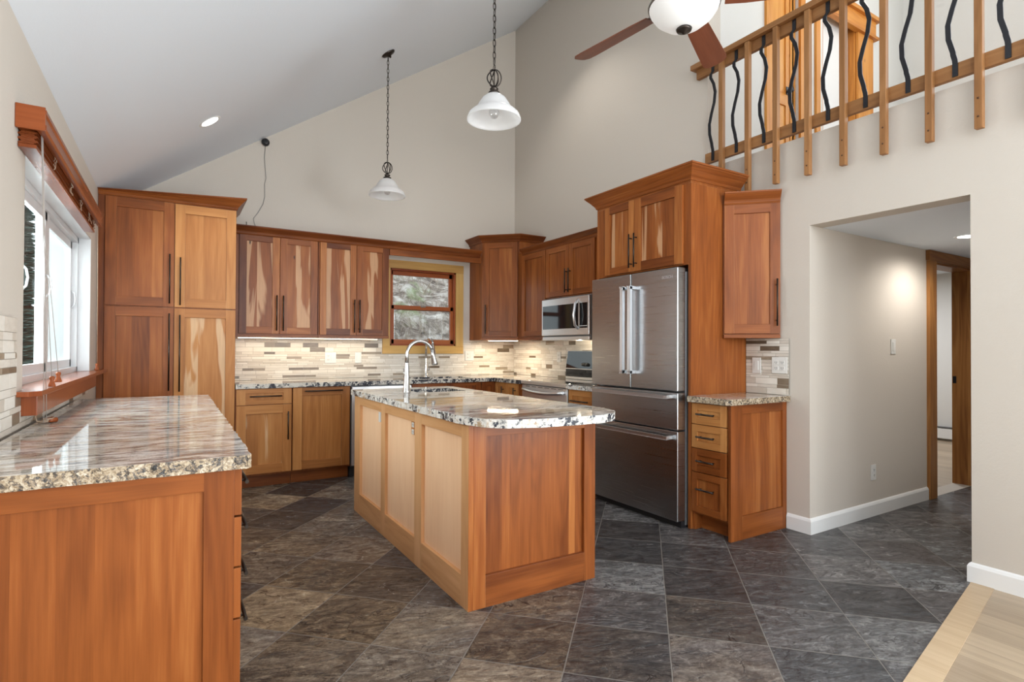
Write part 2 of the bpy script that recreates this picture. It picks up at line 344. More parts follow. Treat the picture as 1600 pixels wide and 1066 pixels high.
def slate():
    s=NT('slate_tile'); g=s.n('ShaderNodeNewGeometry').outputs['Position']
    sep=s.n('ShaderNodeSeparateXYZ', i_0=g); X, Y=sep.outputs[0], sep.outputs[1]
    wb=s.noise(g, 5., 3, .6, 0); wbl=s.math('MULTIPLY', s.math('SUBTRACT', wb, .5), .012)
    U=s.math('ADD', s.math('MULTIPLY', s.math('ADD', X, Y), 1/(2**.5*.3905)), s.math('ADD', wbl, (-2.885+3.905)/.3905))
    V=s.math('ADD', s.math('MULTIPLY', s.math('SUBTRACT', X, Y), 1/(2**.5*.4018)), s.math('ADD', wbl, (-.105+8.036)/.4018))
    fu=s.math('FRACT', U); fv=s.math('FRACT', V); iu=s.math('FLOOR', U); iv=s.math('FLOOR', V)
    def ed(x): return s.math('MINIMUM', x, s.math('SUBTRACT', 1., x))
    e=s.math('MINIMUM', ed(fu), ed(fv)); grout=s.math('MULTIPLY', s.math('SUBTRACT', .0085, e), 300., True)
    ids=s.n('ShaderNodeCombineXYZ', i_0=iu, i_1=iv).outputs[0]
    wn=s.n('ShaderNodeTexWhiteNoise', noise_dimensions='2D', i_Vector=ids); rs=s.n('ShaderNodeSeparateColor', i_0=wn.outputs[1])
    r1, r2, r3=rs.outputs
    pos=s.n('ShaderNodeVectorMath', operation='ADD', i_0=g, i_1=s.n('ShaderNodeVectorMath', operation='SCALE', i_0=wn.outputs[1], i_Scale=30.).outputs[0]).outputs[0]
    rot=s.vec(pos, (1, 1, 1), (0, 0, 0), (0, 0, R(22)))
    n1=s.noise(s.vec(rot, (4.5, 11, 3)), 1, 9, .70, 1.8); n2=s.noise(pos, 13, 6, .7, .8); n3=s.noise(s.vec(rot, (1.8, 3.0, 3)), 1, 2, .5, .6)
    fine=s.noise(s.vec(rot, (26, 55, 30)), 1, 6, .72, 1.2)
    # the tiles nearest the stove side of the room come from darker, greyer boxes, those by the west counter are rust brown
    bias=s.math('ADD', s.math('MULTIPLY', s.math('SUBTRACT', 1.85, X), .40), s.math('SUBTRACT', r1, .5))
    brown=s.math('ADD', bias, s.math('MULTIPLY', s.math('SUBTRACT', n3, .5), .9), True)
    val=s.math('ADD', s.math('ADD', s.math('MULTIPLY', n1, .50), s.math('MULTIPLY', n2, .22)), s.math('MULTIPLY', fine, .34))
    val=s.math('ADD', val, s.math('MULTIPLY', s.math('SUBTRACT', r2, .5), .16))
    ln=s.math('ABSOLUTE', s.math('SUBTRACT', s.noise(s.vec(rot, (1.6, 4.2, 3)), 1, 5, .6, 2.2), .5))
    line=s.math('MULTIPLY', s.math('SUBTRACT', .012, ln), 90., True)
    ln2=s.math('ABSOLUTE', s.math('SUBTRACT', s.noise(s.vec(pos, (7, 7, 3)), 1, 4, .65, 1.5), .5))
    line2=s.math('MULTIPLY', s.math('SUBTRACT', .014, ln2), 70., True)
    val=s.math('ADD', s.math('SUBTRACT', val, s.math('MULTIPLY', line, .11)), s.math('MULTIPLY', line2, .06))
    grey=s.ramp(val, [(.38, (.020, .020, .022)), (.5, (.064, .064, .067)), (.58, (.125, .125, .127)), (.70, (.30, .30, .295))])
    brn=s.ramp(val, [(.38, (.03, .021, .014)), (.48, (.13, .092, .057)), (.58, (.27, .195, .12)), (.70, (.52, .40, .25))])
    pur=s.ramp(val, [(.38, (.022, .015, .013)), (.53, (.075, .055, .048)), (.70, (.20, .155, .135))])
    c=s.mix(s.math('MULTIPLY', r3, .55), grey, pur); c=s.mix(brown, c, brn)
    c=s.mix(s.math('MULTIPLY', grout, .85), c, (.27, .25, .225, 1))
    s.set(Base_Color=c, Roughness=s.math('ADD', s.math('MULTIPLY', n2, .22), .13, True), Specular_IOR_Level=.5)
    cleft=s.n('ShaderNodeTexWave', i_Vector=rot, i_Scale=1.6, i_Distortion=14., i_Detail=4., i_Detail_Scale=1.6, i_Detail_Roughness=.65).outputs[1]
    h=s.math('ADD', s.math('ADD', s.math('MULTIPLY', n1, .8), s.math('MULTIPLY', cleft, .25)), s.math('MULTIPLY', fine, .15))
    h=s.math('SUBTRACT', s.math('SUBTRACT', h, s.math('MULTIPLY', line, .25)), s.math('MULTIPLY', grout, .5)); s.bump(h, .9, .02); return s.m
M_slate=slate()

def planks(name, c0, c1, w=.13):
    s=NT(name); g=s.n('ShaderNodeNewGeometry').outputs['Position']
    sep=s.n('ShaderNodeSeparateXYZ', i_0=g); X=s.math('DIVIDE', sep.outputs[0], w); ix=s.math('FLOOR', X); fx=s.math('FRACT', X)
    wn=s.n('ShaderNodeTexWhiteNoise', noise_dimensions='1D', i_W=ix).outputs[0]
    Yv=s.math('ADD', s.math('DIVIDE', sep.outputs[1], 1.4), s.math('MULTIPLY', wn, 7.)); iy=s.math('FLOOR', Yv)
    w2=s.n('ShaderNodeTexWhiteNoise', noise_dimensions='2D', i_Vector=s.n('ShaderNodeCombineXYZ', i_0=ix, i_1=iy).outputs[0]).outputs[0]
    pos=s.n('ShaderNodeVectorMath', operation='ADD', i_0=g, i_1=s.n('ShaderNodeCombineXYZ', i_2=s.math('MULTIPLY', w2, 50.)).outputs[0]).outputs[0]
    gr=s.noise(s.vec(pos, (26, 1.6, 1)), 1, 5, .6, .6)
    c=s.mix(s.math('ADD', s.math('MULTIPLY', gr, .7), s.math('MULTIPLY', w2, .45), True), c0, c1)
    e=s.math('MULTIPLY', s.math('SUBTRACT', .012, s.math('MINIMUM', fx, s.math('SUBTRACT', 1., fx))), 120., True)
    c=s.mix(s.math('MULTIPLY', e, .6), c, (.12, .08, .05, 1)); s.set(Base_Color=c, Roughness=.35); return s.m
M_plank=planks('greige_oak_planks', (.17, .115, .07, 1), (.50, .39, .27, 1))

def tilemat():
    s=NT('stone_mosaic'); at=s.n('ShaderNodeVertexColor', layer_name='tone').outputs[0]; g=s.n('ShaderNodeNewGeometry').outputs['Position']
    sep=s.n('ShaderNodeSeparateColor', i_0=at); T, D, Rn=sep.outputs
    n=s.noise(s.vec(g, (14, 14, 50)), 1, 4, .6, .5)
    k=s.math('ADD', s.math('MULTIPLY', T, .8), s.math('MULTIPLY', s.math('SUBTRACT', n, .5), .7), True)
    cream=s.ramp(k, [(0, (.55, .49, .42)), (.5, (.70, .65, .58)), (1, (.80, .77, .71))])
    brown=s.ramp(k, [(0, (.12, .083, .053)), (.5, (.235, .18, .125)), (1, (.40, .33, .25))])
    c=s.mix(D, cream, brown); s.set(Base_Color=c, Roughness=s.math('SUBTRACT', .5, s.math('MULTIPLY', D, .18))); return s.m
M_mosaic=tilemat()

def hillmat():
    s=NT('rocky_hillside'); g=s.n('ShaderNodeNewGeometry').outputs['Position']
    n=s.noise(g, 3.5, 8, .75, .7); m=s.noise(g, 1.1, 3, .6)
    c=s.ramp(n, [(.34, (.05, .04, .035)), (.46, (.25, .20, .17)), (.54, (.50, .43, .38)), (.66, (.80, .76, .72))])
    c=s.mix(s.ramp(m, [(.60, (0, 0, 0)), (.70, (.6, .6, .6))]), c, (.30, .42, .16, 1))
    s.set(Base_Color=c, Roughness=.95); s.bump(n, 1, .1); return s.m
M_hill=hillmat()
M_twig=plain('dry_grass', (.42, .36, .29), .9); M_needle=plain('evergreen', (.12, .22, .19), .8); M_bark=plain('bark', (.10, .07, .05), .9)
M_rock=plain('pale_rock', (.45, .40, .36), .9)

# ------------------------------------------------------------------ room shell
XL, YN, XE = -.51, 5.89, 3.645
def ceilz(x): return 2.713+.674*(x+.119)
mYZ=lambda u, v, w: (w, u, v)      # wall across X, outline in (y, z)
mXZ=lambda u, v, w: (u, w, v)      # wall across Y, outline in (x, z)
mXY=lambda u, v, w: (u, v, w)
def rect(a0, a1, b0, b1): return [(a0, b0), (a1, b0), (a1, b1), (a0, b1)]
# floors
xa, ya, xb, yb = 3.625, 1.238, XL-.14, .45
b=MB(); b.poly([(xb, yb), (xa, ya), (7.6, 1.238), (7.6, 2.25), (3.8, 2.25), (3.8, 6.04), (xb, 6.04)], [], -.12, 0, mXY)
struct(b.build('floor_slate', M_slate), 'diagonal slate tile floor of the kitchen and hall')
b=MB(); b.poly([(xb, -4.3), (3.8, -4.3), (3.8, 1.14), (xa, 1.14), (xb, yb-.1)], [], -.12, 0, mXY)
struct(b.build('floor_planks', M_plank), 'light greige oak plank floor in front of the slate')
b=MB(); b.poly([(xb, yb-.1), (xa, 1.14), (xa, ya), (xb, yb)], [], -.12, .004, mXY, g=1, tone=.75)
struct(b.build('trim_1', wood('oak_threshold', (.30, .20, .11), (.46, .33, .20), (.58, .44, .29), (.5, .4, .3), .35, .8)), 'oak threshold strip between slate and plank floor')
b=MB(); b.box(3.8, 9.2, 2.25, 5.6, -.12, 0); struct(b.build('floor_side_room', M_plank), 'oak plank floor of the side room')
# walls
b=MB(); b.poly([(XL-.14, 0), (7.0, 0), (7.0, 6.05), (4.9, ceilz(4.9)+.02), (XL-.14, ceilz(XL-.14)+.02)], [rect(2.03, 2.83, 1.262, 2.12)], YN, YN+.14, mXZ)
struct(b.build('wall_north', M_wall), 'beige gable wall with the small kitchen window')
b=MB(); b.poly([(-4.3, 0), (6.03, 0), (6.03, 2.50), (-4.3, 2.50)], [rect(2.87, 4.915, 1.05, 2.0), rect(-2.5, -.3, .9, 2.2)], XL-.14, XL, mYZ)  # second opening is unseen, added to let in fill light
struct(b.build('wall_west', M_wall), 'beige low wall with the white slider window')
b=MB(); b.poly([(-4.3, 0), (1.24, 0), (1.24, 2.072), (2.118, 2.072), (2.118, 0), (YN, 0), (YN, 5.45), (2.95, 5.45), (2.95, 2.685), (-4.3, 2.685)], [rect(-3.2, -.4, .15, 2.15)], XE, 3.80, mYZ)  # rectangular hole is unseen, cut only for the added east fill
struct(b.build('wall_east', M_wall), 'beige wall with the hall opening and loft edge')
b=MB(); b.poly([(XL-.14, 0), (7.0, 0), (7.0, 6), (2.5, 5.2), (XL-.14, 2.3)], [rect(-.3, 1.2, .85, 3.35), rect(1.9, 3.4, .85, 3.35)], -4.3, -4.15, mXZ)
struct(b.build('wall_south', M_wall), 'beige wall with two tall unseen openings added for light')
b=MB(); b.poly([(XL-.14, ceilz(XL-.14)), (4.9, ceilz(4.9)), (7.0, ceilz(4.9)), (7.0, ceilz(4.9)+.1), (4.8, ceilz(4.9)+.1), (XL-.14, ceilz(XL-.14)+.16)], [], -4.3, 6.03, mXZ)
struct(b.build('ceiling', M_ceil), 'white sloping cathedral ceiling')
# loft
b=MB(); b.box(3.80, 7.0, -4.15, 5.89, 2.30, 2.60); struct(b.build('floor_loft', M_plank), 'loft floor')
b=MB(); b.poly([(3.80, 2.60), (7.0, 2.60), (7.0, 5.9), (3.80, 5.3)], [rect(4.46, 4.90, 2.602, 4.62), rect(5.30, 5.92, 2.602, 4.60)], 2.95, 3.09, mXZ)
struct(b.build('wall_loft_north', M_loft), 'pale loft wall holding the pine door')
b=MB(); b.box(6.9, 7.0, -4.15, 2.95, 2.60, 6.0); struct(b.build('wall_loft_east', M_loft), 'pale end wall of the loft')
b=MB(); b.box(5.0, 6.2, 3.8, 3.9, 2.60, 5.4); struct(b.build('wall_loft_back', M_loft), 'pale wall seen through the second loft doorway')
# hall and side room
b=MB(); b.poly([(3.80, 0), (9.2, 0), (9.2, 2.30), (3.80, 2.30)], [rect(5.47, 6.24, .0005, 1.985)], 2.118, 2.25, mXZ)
struct(b.build('wall_hall_north', M_wall), 'beige hall wall')
b=MB(); b.box(3.80, 7.6, .98, 1.10, 0, 2.30); struct(b.build('wall_hall_south', M_wall), 'beige hall wall')
b=MB(); b.box(7.5, 7.6, 1.10, 2.118, 0, 2.072); struct(b.build('wall_hall_east', M_wall), 'end wall of the hall')
b=MB(); b.box(3.80, 7.5, 1.10, 2.118, 2.072, 2.20); struct(b.build('ceiling_hall', M_ceil), 'white hall ceiling')
b=MB(); b.box(9.07, 9.2, 2.25, 5.6, 0, 2.30); struct(b.build('wall_side_room_east', M_loft), 'pale wall of the side room')
b=MB(); b.box(3.80, 9.2, 5.5, 5.6, 0, 2.30); struct(b.build('wall_side_room_north', M_loft), 'wall of the side room')
b=MB(); b.box(3.80, 9.2, 2.25, 5.5, 2.30, 2.40); struct(b.build('ceiling_side_room', M_ceil), 'ceiling of the side room')
light('added_side_room_fill', 'AREA', (7.6, 3.6, 2.25), 38, .5, .5, (.97, .98, 1))  # added unseen light without a fixture, brightens the side room
# baseboards
BP=[(0, 0), (.016, 0), (.016, .085), (.010, .098), (.004, .104), (0, .104)]
def base(name, path, label):
    b=MB(); b.sweep(BP, path); return struct(b.build(name, M_white), label)
base('baseboard_east', [(XE, 2.275), (XE, 2.118), (5.34, 2.118)], 'white baseboard turning the corner into the hall')
base('baseboard_east_front', [(3.80, 1.24), (XE, 1.24), (XE, -4.1)], 'white baseboard beside the plank floor')
base('baseboard_west', [(XL, -4.1), (XL, 1.78)], 'white baseboard')

# ------------------------------------------------------------------ window_1 : white slider in the west wall
Y0, Y1, Z0, Z1 = 2.87, 4.915, 1.06, 2.0
b=MB()
fx0, fx1 = XL-.135, XL-.07
b.box(fx0, fx1, Y0, Y0+.04, Z0, Z1); b.box(fx0, fx1, Y1-.04, Y1, Z0, Z1); b.box(fx0, fx1, Y0, Y1, Z1-.04, Z1); b.box(fx0, fx1, Y0, Y1, Z0, Z0+.035)
b.box(fx0+.01, fx1-.02, 3.83, 3.98, Z0, Z1)
for (ya_, yb_, za_, zb2) in ((Y0, Y0+.004, Z0, Z1), (Y1-.004, Y1, Z0, Z1), (Y0, Y1, Z1-.004, Z1)): b.box(XL-.07, XL-.001, ya_+.0003, yb_-.0003, za_, zb2-.0003)
win=struct(b.build('window_1', M_vinyl, bevel=.002), 'white sliding window over the west counter')
def _scr():
    m=bpy.data.materials.new('insect_screen'); m.use_nodes=True; tt=m.node_tree; tt.nodes.clear()
    o=tt.nodes.new('ShaderNodeOutputMaterial'); a=tt.nodes.new('ShaderNodeBsdfTransparent'); b=tt.nodes.new('ShaderNodeBsdfDiffuse'); x=tt.nodes.new('ShaderNodeMixShader')
    b.inputs[0].default_value=(.66, .68, .69, 1); x.inputs[0].default_value=.5
    tt.links.new(a.outputs[0], x.inputs[1]); tt.links.new(b.outputs[0], x.inputs[2]); tt.links.new(x.outputs[0], o.inputs[0]); return m
b=MB(); b.box(fx0+.002, fx0+.003, 3.98, Y1-.04, Z0+.035, Z1-.04); b.build('insect_screen', _scr(), win)
def sash(y0, y1, x, s=.05):
    b=MB(); b.box(x, x+.022, y0, y0+s, Z0+.035, Z1-.04); b.box(x, x+.022, y1-s, y1, Z0+.035, Z1-.04)
    b.box(x, x+.022, y0, y1, Z1-.04-s, Z1-.04); b.box(x, x+.022, y0, y1, Z0+.035, Z0+.035+s)
    b.box(x+.008, x+.012, y0+s, y1-s, Z0+.035+s, Z1-.04-s, mi=1)
    o=b.build('window_sash', [M_vinyl, M_glass], win, bevel=.002)
    c=MB(); c.tube([(x+.024, y1-s/2, 1.50), (x+.040, y1-s/2, 1.52), (x+.046, y1-s/2, 1.56), (x+.040, y1-s/2, 1.60), (x+.024, y1-s/2, 1.62)], .0055, 8); c.build('latch', M_vinyl, o)
sash(2.91, 3.87, fx0+.03); sash(3.94, 4.875, fx0+.012)
sash(2.91, 3.45, fx0+.004, .03)
b=MB(); SL=[(2.72, -.475), (2.77, -.425), (5.20, -.425), (5.20, XL), (2.72, XL)]
b.poly([(y, x) for y, x in [(2.72, XL), (2.72, -.465), (2.765, -.432), (5.245, -.432), (5.245, XL)]], [], 1.040, 1.060, lambda u, v, w: (v, u, w), tone=.35)
b.box(XL-.07, XL, Y0+.001, Y1-.001, 1.050, 1.0595, 'y', .35)
b.box(XL, -.452, 2.80, 4.72, .962, 1.040, 'y', .3)
b.build('windowsill', wood('sill_wood', (.17, .036, .011), (.29, .075, .023), (.40, .13, .045), (.5, .3, .2), .22, .3, coat=.12), win, bevel=.002)

# ------------------------------------------------------------------ window_2 : wooden double hung in the north wall
b=MB(); x0, x1, zb, zt = 2.03, 2.83, 1.262, 2.12
yf=YN-.018
b.box(x0-.085, x0, yf, YN, zb, zt, 'z', .55); b.box(x1, x1+.095, yf, YN, zb, zt, 'z', .6)
b.box(x0-.085, x1+.095, yf-.003, YN, zb-.09, zb, 'x', .5); b.box(x0-.085, x1+.095, yf-.003, YN, zt, zt+.09, 'x', .15)
b.box(x0, x0+.02, YN, YN+.13, zb, zt, 'z', .2, mi=1); b.box(x1-.02, x1, YN, YN+.13, zb, zt, 'z', .2, mi=1)
b.box(x0, x1, YN, YN+.13, zt-.02, zt, 'x', .1, mi=1); b.box(x0, x1, YN, YN+.13, zb, zb+.02, 'x', .3, mi=1)
win2=struct(b.build('window_2', [M_casing, M_sash], bevel=.0015), 'small double hung window in pine casing above the rear counter')
def wsash(z0_, z1_, y, xo):
    b=MB(); xl, xr=x0+.02, x1-.02-xo; s=.036; zz=.05
    b.box(xl, xl+s, y, y+.032, z0_, z1_, 'z', .5); b.box(xr-s, xr, y, y+.032, z0_, z1_, 'z', .5)
    b.box(xl, xr, y, y+.032, z1_-zz*.9, z1_, 'x', .35); b.box(xl, xr, y, y+.032, z0_, z0_+zz, 'x', .5)
    b.box(xl+s, xr-s, y+.014, y+.018, z0_+zz, z1_-zz*.9, mi=1)
    return b.build('window_sash', [M_sash, M_glass], win2, bevel=.0015)
wsash(1.665, 2.10, YN+.060, 0); sl=wsash(1.282, 1.715, YN+.022, 0)
b=MB(); b.box(2.40, 2.46, YN+.012, YN+.022, 1.70, 1.712); b.build('sash_lock', M_brass, sl)

# ------------------------------------------------------------------ cabinets
def handle_v(par, x, za, zb_, y=0, m=None):
    b=MB(); b.tube([(x, y-.032, za), (x, y-.032, zb_)], .006, 10)
    dz=min(.05, (zb_-za)*.12)
    for z in (za+dz, zb_-dz): b.tube([(x, y, z), (x, y-.032, z)], .0045, 8)
    return b.build('handle', m or M_bronze, par)
def handle_h(par, z, xa_, xb_, y=0):
    b=MB(); b.tube([(xa_, y-.032, z), (xb_, y-.032, z)], .006, 10)
    dx=min(.04, (xb_-xa_)*.14)
    for x in (xa_+dx, xb_-dx): b.tube([(x, y, z), (x, y-.032, z)], .0045, 8)
    return b.build('handle', M_bronze, par)
def front(par, x0, x1, z0, z1, st=.062, boards=None, tones=None, sap=0, mat=None, kind='door', y=0, th=.02, ftone=None, hv=None, hh=None, rs=None):
    """shaker front: faces local -y; back at y, front at y-th"""
    b=MB(); ft=ftone if ftone is not None else [random.uniform(.28, .62) for _ in range(4)]
    rs=rs or st
    b.box(x0, x0+st, y-th, y, z0, z1, 'z', ft[0]); b.box(x1-st, x1, y-th, y, z0, z1, 'z', ft[1])
    b.box(x0+st, x1-st, y-th, y, z1-rs, z1, 'x', ft[2]); b.box(x0+st, x1-st, y-th, y, z0, z0+rs, 'x', ft[3])
    n=boards or max(1, round((x1-x0-2*st)/.085)); w=(x1-x0-2*st)
    cuts=[0]+sorted(min(.85, max(.12, (k+1+random.uniform(-.3, .3))/n)) for k in range(n-1))+[1]
    for k in range(n):
        tn=tones[k] if tones else random.uniform(.25, .72)
        b.box(x0+st+w*cuts[k], x0+st+w*cuts[k+1], y-th+.011, y-.002, z0+rs, z1-rs, 'z', tn, sap*(random.random() if k % 2 else 1) if sap else 0)
    o=b.build(kind, mat or M_ch, par, bevel=.0012)
    if hv: handle_v(o, hv[0], hv[1], hv[2], y-th)
    if hh: handle_h(o, hh[0], hh[1], hh[2], y-th)
    return o
CROWN=lambda z, hgt=.085, pr=.06: [(0, z), (.006, z), (.012, z+.012), (.012, z+.018), (pr*.30, z+.030), (pr*.55, z+hgt*.55), (pr*.85, z+hgt*.78), (pr*.92, z+hgt*.86), (pr, z+hgt*.88), (pr, z+hgt), (0, z+hgt)]

# pantry (north-west corner)
pw, pd=.917, .60
pan=thing('pantry_cabinet', 'full height cherry pantry cabinet with four doors, standing in the corner beside the window', 'cabinet', (-.465, 5.29, 0))
b=MB(); b.box(0, pw, .0, pd-.002, .10, 2.42, 'z', .35); b.box(0, pw, .07, pd-.002, 0, .10, 'x', .25); b.box(-.043, 0, .0, .02, 0, 2.43, 'z', .2)
b.build('body', M_ch, pan, bevel=.001)
xm=.464
front(pan, .004, xm-.0025, 1.560, 2.405, .072, 3, [.35, .45, .75], hv=(xm-.032, 1.585, 1.985), ftone=[.38, .48, .40, .30])
front(pan, xm+.0025, pw-.003, 1.560, 2.405, .072, 2, [.55, .50], hv=(xm+.042, 1.575, 1.965), ftone=[.72, .66, .6, .45], mat=M_chy)
front(pan, .004, xm-.0025, .105, 1.549, .072, 3, [.45, .30, .55], hv=(xm-.032, .88, 1.505), ftone=[.35, .45, .42, .5])
front(pan, xm+.0025, pw-.003, .105, 1.549, .072, 3, [.7, .55, .62], sap=.75, hv=(xm+.042, .87, 1.495), ftone=[.5, .55, .4, .5], mat=M_chy)
b=MB(); b.sweep(CROWN(2.415, .098, .075), [(pw, -.002), (.02, -.002)][::-1] if False else [(pw, pd-.01), (pw, -.002), (-.043, -.002)][::-1], tone=.42)
def clipz(o, par):   # the moulding is cut to the slope of the ceiling where it meets it
    for v in o.data.vertices:
        X=v.co.x+par.location.x; lim=ceilz(X)-.004
        if v.co.z > lim: v.co.z=lim
clipz(b.build('crown_molding', M_ch, pan), pan)

# upper wall cabinets on the north wall
def wallcab(name, label, X0, w, z0_, z1_, loc, rz, dep=.328, grp=None, btone=.35):
    c=thing(name, label, 'cabinet', loc, rz, grp)
    b=MB(); b.box(0, w, 0, dep, z0_, z1_, 'z', btone); b.build('body', M_ch, c, bevel=.001); return c
c1=wallcab('wall_cabinet', 'cherry wall cabinet with two sap-streaked doors, hung beside the tall pantry', 0, .738, 1.333, 2.30, (.455, 5.56, 0), 0)
front(c1, .045, .388, 1.362, 2.272, .062, 2, [.45, .35], sap=.9, hv=(.360, 1.39, 1.72), ftone=[.12, .62, .10, .5])
front(c1, .392, .728, 1.362, 2.272, .062, 2, [.5, .6], sap=1.0, hv=(.418, 1.39, 1.72), ftone=[.5, .4, .30, .5])
b=MB(); b.box(.0, .738, -.012, 0, 1.333, 1.358, 'x', .22); b.build('light_rail', M_ch, c1)
c2=wallcab('wall_cabinet', 'cherry wall cabinet with two doors, hung just beside the small window', 0, .708, 1.333, 2.30, (1.197, 5.56, 0), 0)
front(c2, .012, .366, 1.362, 2.272, .060, 2, [.35, .5], sap=.7, hv=(.342, 1.385, 1.715), ftone=[.72, .6, .08, .12])
front(c2, .370, .694, 1.362, 2.272, .060, 2, [.55, .35], sap=.35, hv=(.394, 1.385, 1.715), ftone=[.38, .1, .45, .15])
b=MB(); b.box(.0, .708, -.012, 0, 1.333, 1.358, 'x', .2); b.build('light_rail', M_ch, c2)
cr=thing('crown_molding', 'long cherry crown molding over the rear wall cabinets, carried across above the small window', 'molding', (0, 0, 2.262))
b=MB(); b.sweep([(o, z-2.262) for o, z in CROWN(2.262, .078, .055)], [(.455, 5.54), (2.965, 5.54)], tone=.15)
b.build('molding', M_ch, cr)
b=MB(); b.box(1.907, 2.985, 5.54, 5.565, -.060, .02, 'x', .3); b.build('valance_board', M_ch, cr, bevel=.001)

# diagonal corner cabinet
def prism(b, pts, z0_, z1_, tone=.4):
    n=len(pts); rnd=random.random()
    for i in range(n):
        a, c=pts[i], pts[(i+1) % n]; l=math.hypot(a[0]-c[0], a[1]-c[1])
        b.face([(a[0], a[1], z0_), (c[0], c[1], z0_), (c[0], c[1], z1_), (a[0], a[1], z1_)], [(i, z0_), (i+l, z0_), (i+l, z1_), (i, z1_)], (tone, 0, rnd))
    b.face([(x, y, z1_) for x, y in pts], [(x, y) for x, y in pts], (tone, 0, rnd)); b.face([(x, y, z0_) for x, y in pts][::-1], [(x, y) for x, y in pts][::-1], (tone, 0, rnd))
cc=thing('corner_wall_cabinet', 'tall diagonal cherry wall cabinet in the far corner, with one door', 'cabinet', (3.015, 5.575, 0), -45)
# local x runs along the door face, local y into the corner
def loc45(X, Y): dx, dy=X-3.015, Y-5.575; a=R(45); return (dx*math.cos(a)-dy*math.sin(a), dx*math.sin(a)+dy*math.cos(a))
P=[loc45(*a) for a in [(3.015, 5.575), (3.325, 5.265), (3.643, 5.265), (3.643, 5.888), (3.015, 5.888)]]
b=MB(); prism(b, P, 1.333, 2.465, .42); b.build('body', M_ch, cc, bevel=.001)
front(cc, .022, .42, 1.368, 2.44, .064, 2, [.38, .48], hv=(.054, 1.40, 1.73), ftone=[.4, .38, .3, .35])
b=MB(); b.box(.0, .438, -.010, 0, 1.333, 1.358, 'x', .3); b.build('light_rail', M_ch, cc)
b=MB(); b.sweep(CROWN(2.445, .078, .065), [P[4], P[0], P[1], P[2]], tone=.2); b.build('crown_molding', M_ch, cc)

# uppers on the east wall
E1=wallcab('wall_cabinet', 'narrow single door cherry wall cabinet between the corner cabinet and the microwave', 0, .553, 1.345, 2.30, (3.31, 5.262, 0), -90, .333)
front(E1, .10, .553, 1.368, 2.262, .058, 3, [.35, .55, .45], ftone=[.5, .4, .45, .42])
b=MB(); b.box(.0, .553, -.010, 0, 1.333, 1.358, 'x', .3); b.build('light_rail', M_ch, E1)
E2=wallcab('wall_cabinet', 'short two door cherry wall cabinet above the microwave', 0, 1.118, 1.745, 2.30, (3.31, 4.705, 0), -90, .333)
front(E2, .006, .398, 1.760, 2.262, .056, 2, [.5, .42], hv=(.372, 1.785, 2.02), ftone=[.55, .5, .5, .3])
front(E2, .402, .785, 1.760, 2.262, .056, 2, [.55, .45], hv=(.428, 1.785, 2.02), ftone=[.5, .42, .4, .35])
b=MB(); b.sweep(CROWN(2.262, .074, .055), [(-.457, -.002), (1.118, -.002)], tone=.2); b.build('crown_molding', M_ch, E2)

# refrigerator surround
fc=thing('refrigerator_cabinet', 'tall cherry surround with two high doors, enclosing the refrigerator', 'cabinet', (3.04, 3.585, 0), -90)
b=MB(); b.box(0, .022, .0, .603, 0, 2.388, 'z', .45); b.box(.963, .987, .0, .603, 0, 2.388, 'z', .48); b.box(0, .987, .0, .50, 2.388, 2.44, 'x', .45)
b.box(.022, .963, .0, .603, 1.822, 2.388, 'z', .4); b.build('body', M_ch, fc, bevel=.001)
front(fc, .115, .452, 1.832, 2.385, .058, 3, [.35, .6, .5], hv=(.428, 1.86, 2.12), ftone=[.55, .7, .3, .3], sap=.15)
front(fc, .456, .925, 1.832, 2.385, .070, 3, [.3, .55, .4], hv=(.482, 1.86, 2.12), ftone=[.65, .6, .25, .2], sap=.4)
b=MB(); b.sweep(CROWN(2.405, .10, .078), [(0, .528), (0, -.002), (.987, -.002), (.987, .528)], tone=.42); b.build('crown_molding', M_ch, fc)

# drawer base beside the refrigerator
db=thing('base_cabinet', 'narrow four drawer cherry base cabinet at the end of the refrigerator run', 'cabinet', (3.06, 2.596, 0), -90)
b=MB(); b.box(0, .296, 0, .583, .11, .874, 'z', .45); b.box(0, .296, .07, .583, 0, .11, 'x', .4); b.box(0, .018, .0, .07, 0, .11, 'z', .45)
b.build('body', M_ch, db, bevel=.001)
for (za, zz, tn) in ((.728, .866, .72), (.566, .722, .75), (.405, .560, .40), (.128, .399, .5)):
    front(db, .004, .282, za, zz, .045, 1, [tn], kind='drawer', ftone=[tn, tn+.05, tn-.05, tn-.08], hh=((za+zz)/2+(.0 if zz-za < .2 else .03), .066, .206), mat=M_chy if tn > .6 else M_ch)
b=MB()  # finished end panel, framed, facing south
b.box(.296, .316, -.018, .100, 0, .874, 'z', .3); b.box(.296, .316, .535, .583, 0, .874, 'z', .35)
b.box(.296, .316, .100, .535, .815, .874, 'y', .25); b.box(.296, .316, .100, .535, 0, .150, 'y', .35)
xx=[.100, .20, .30, .40, .47, .535]
for k in range(5): b.box(.296, .306, xx[k], xx[k+1], .150, .815, 'z', [.45, .6, .4, .62, .5][k])
b.build('side_panel', M_ch, db, bevel=.0012)

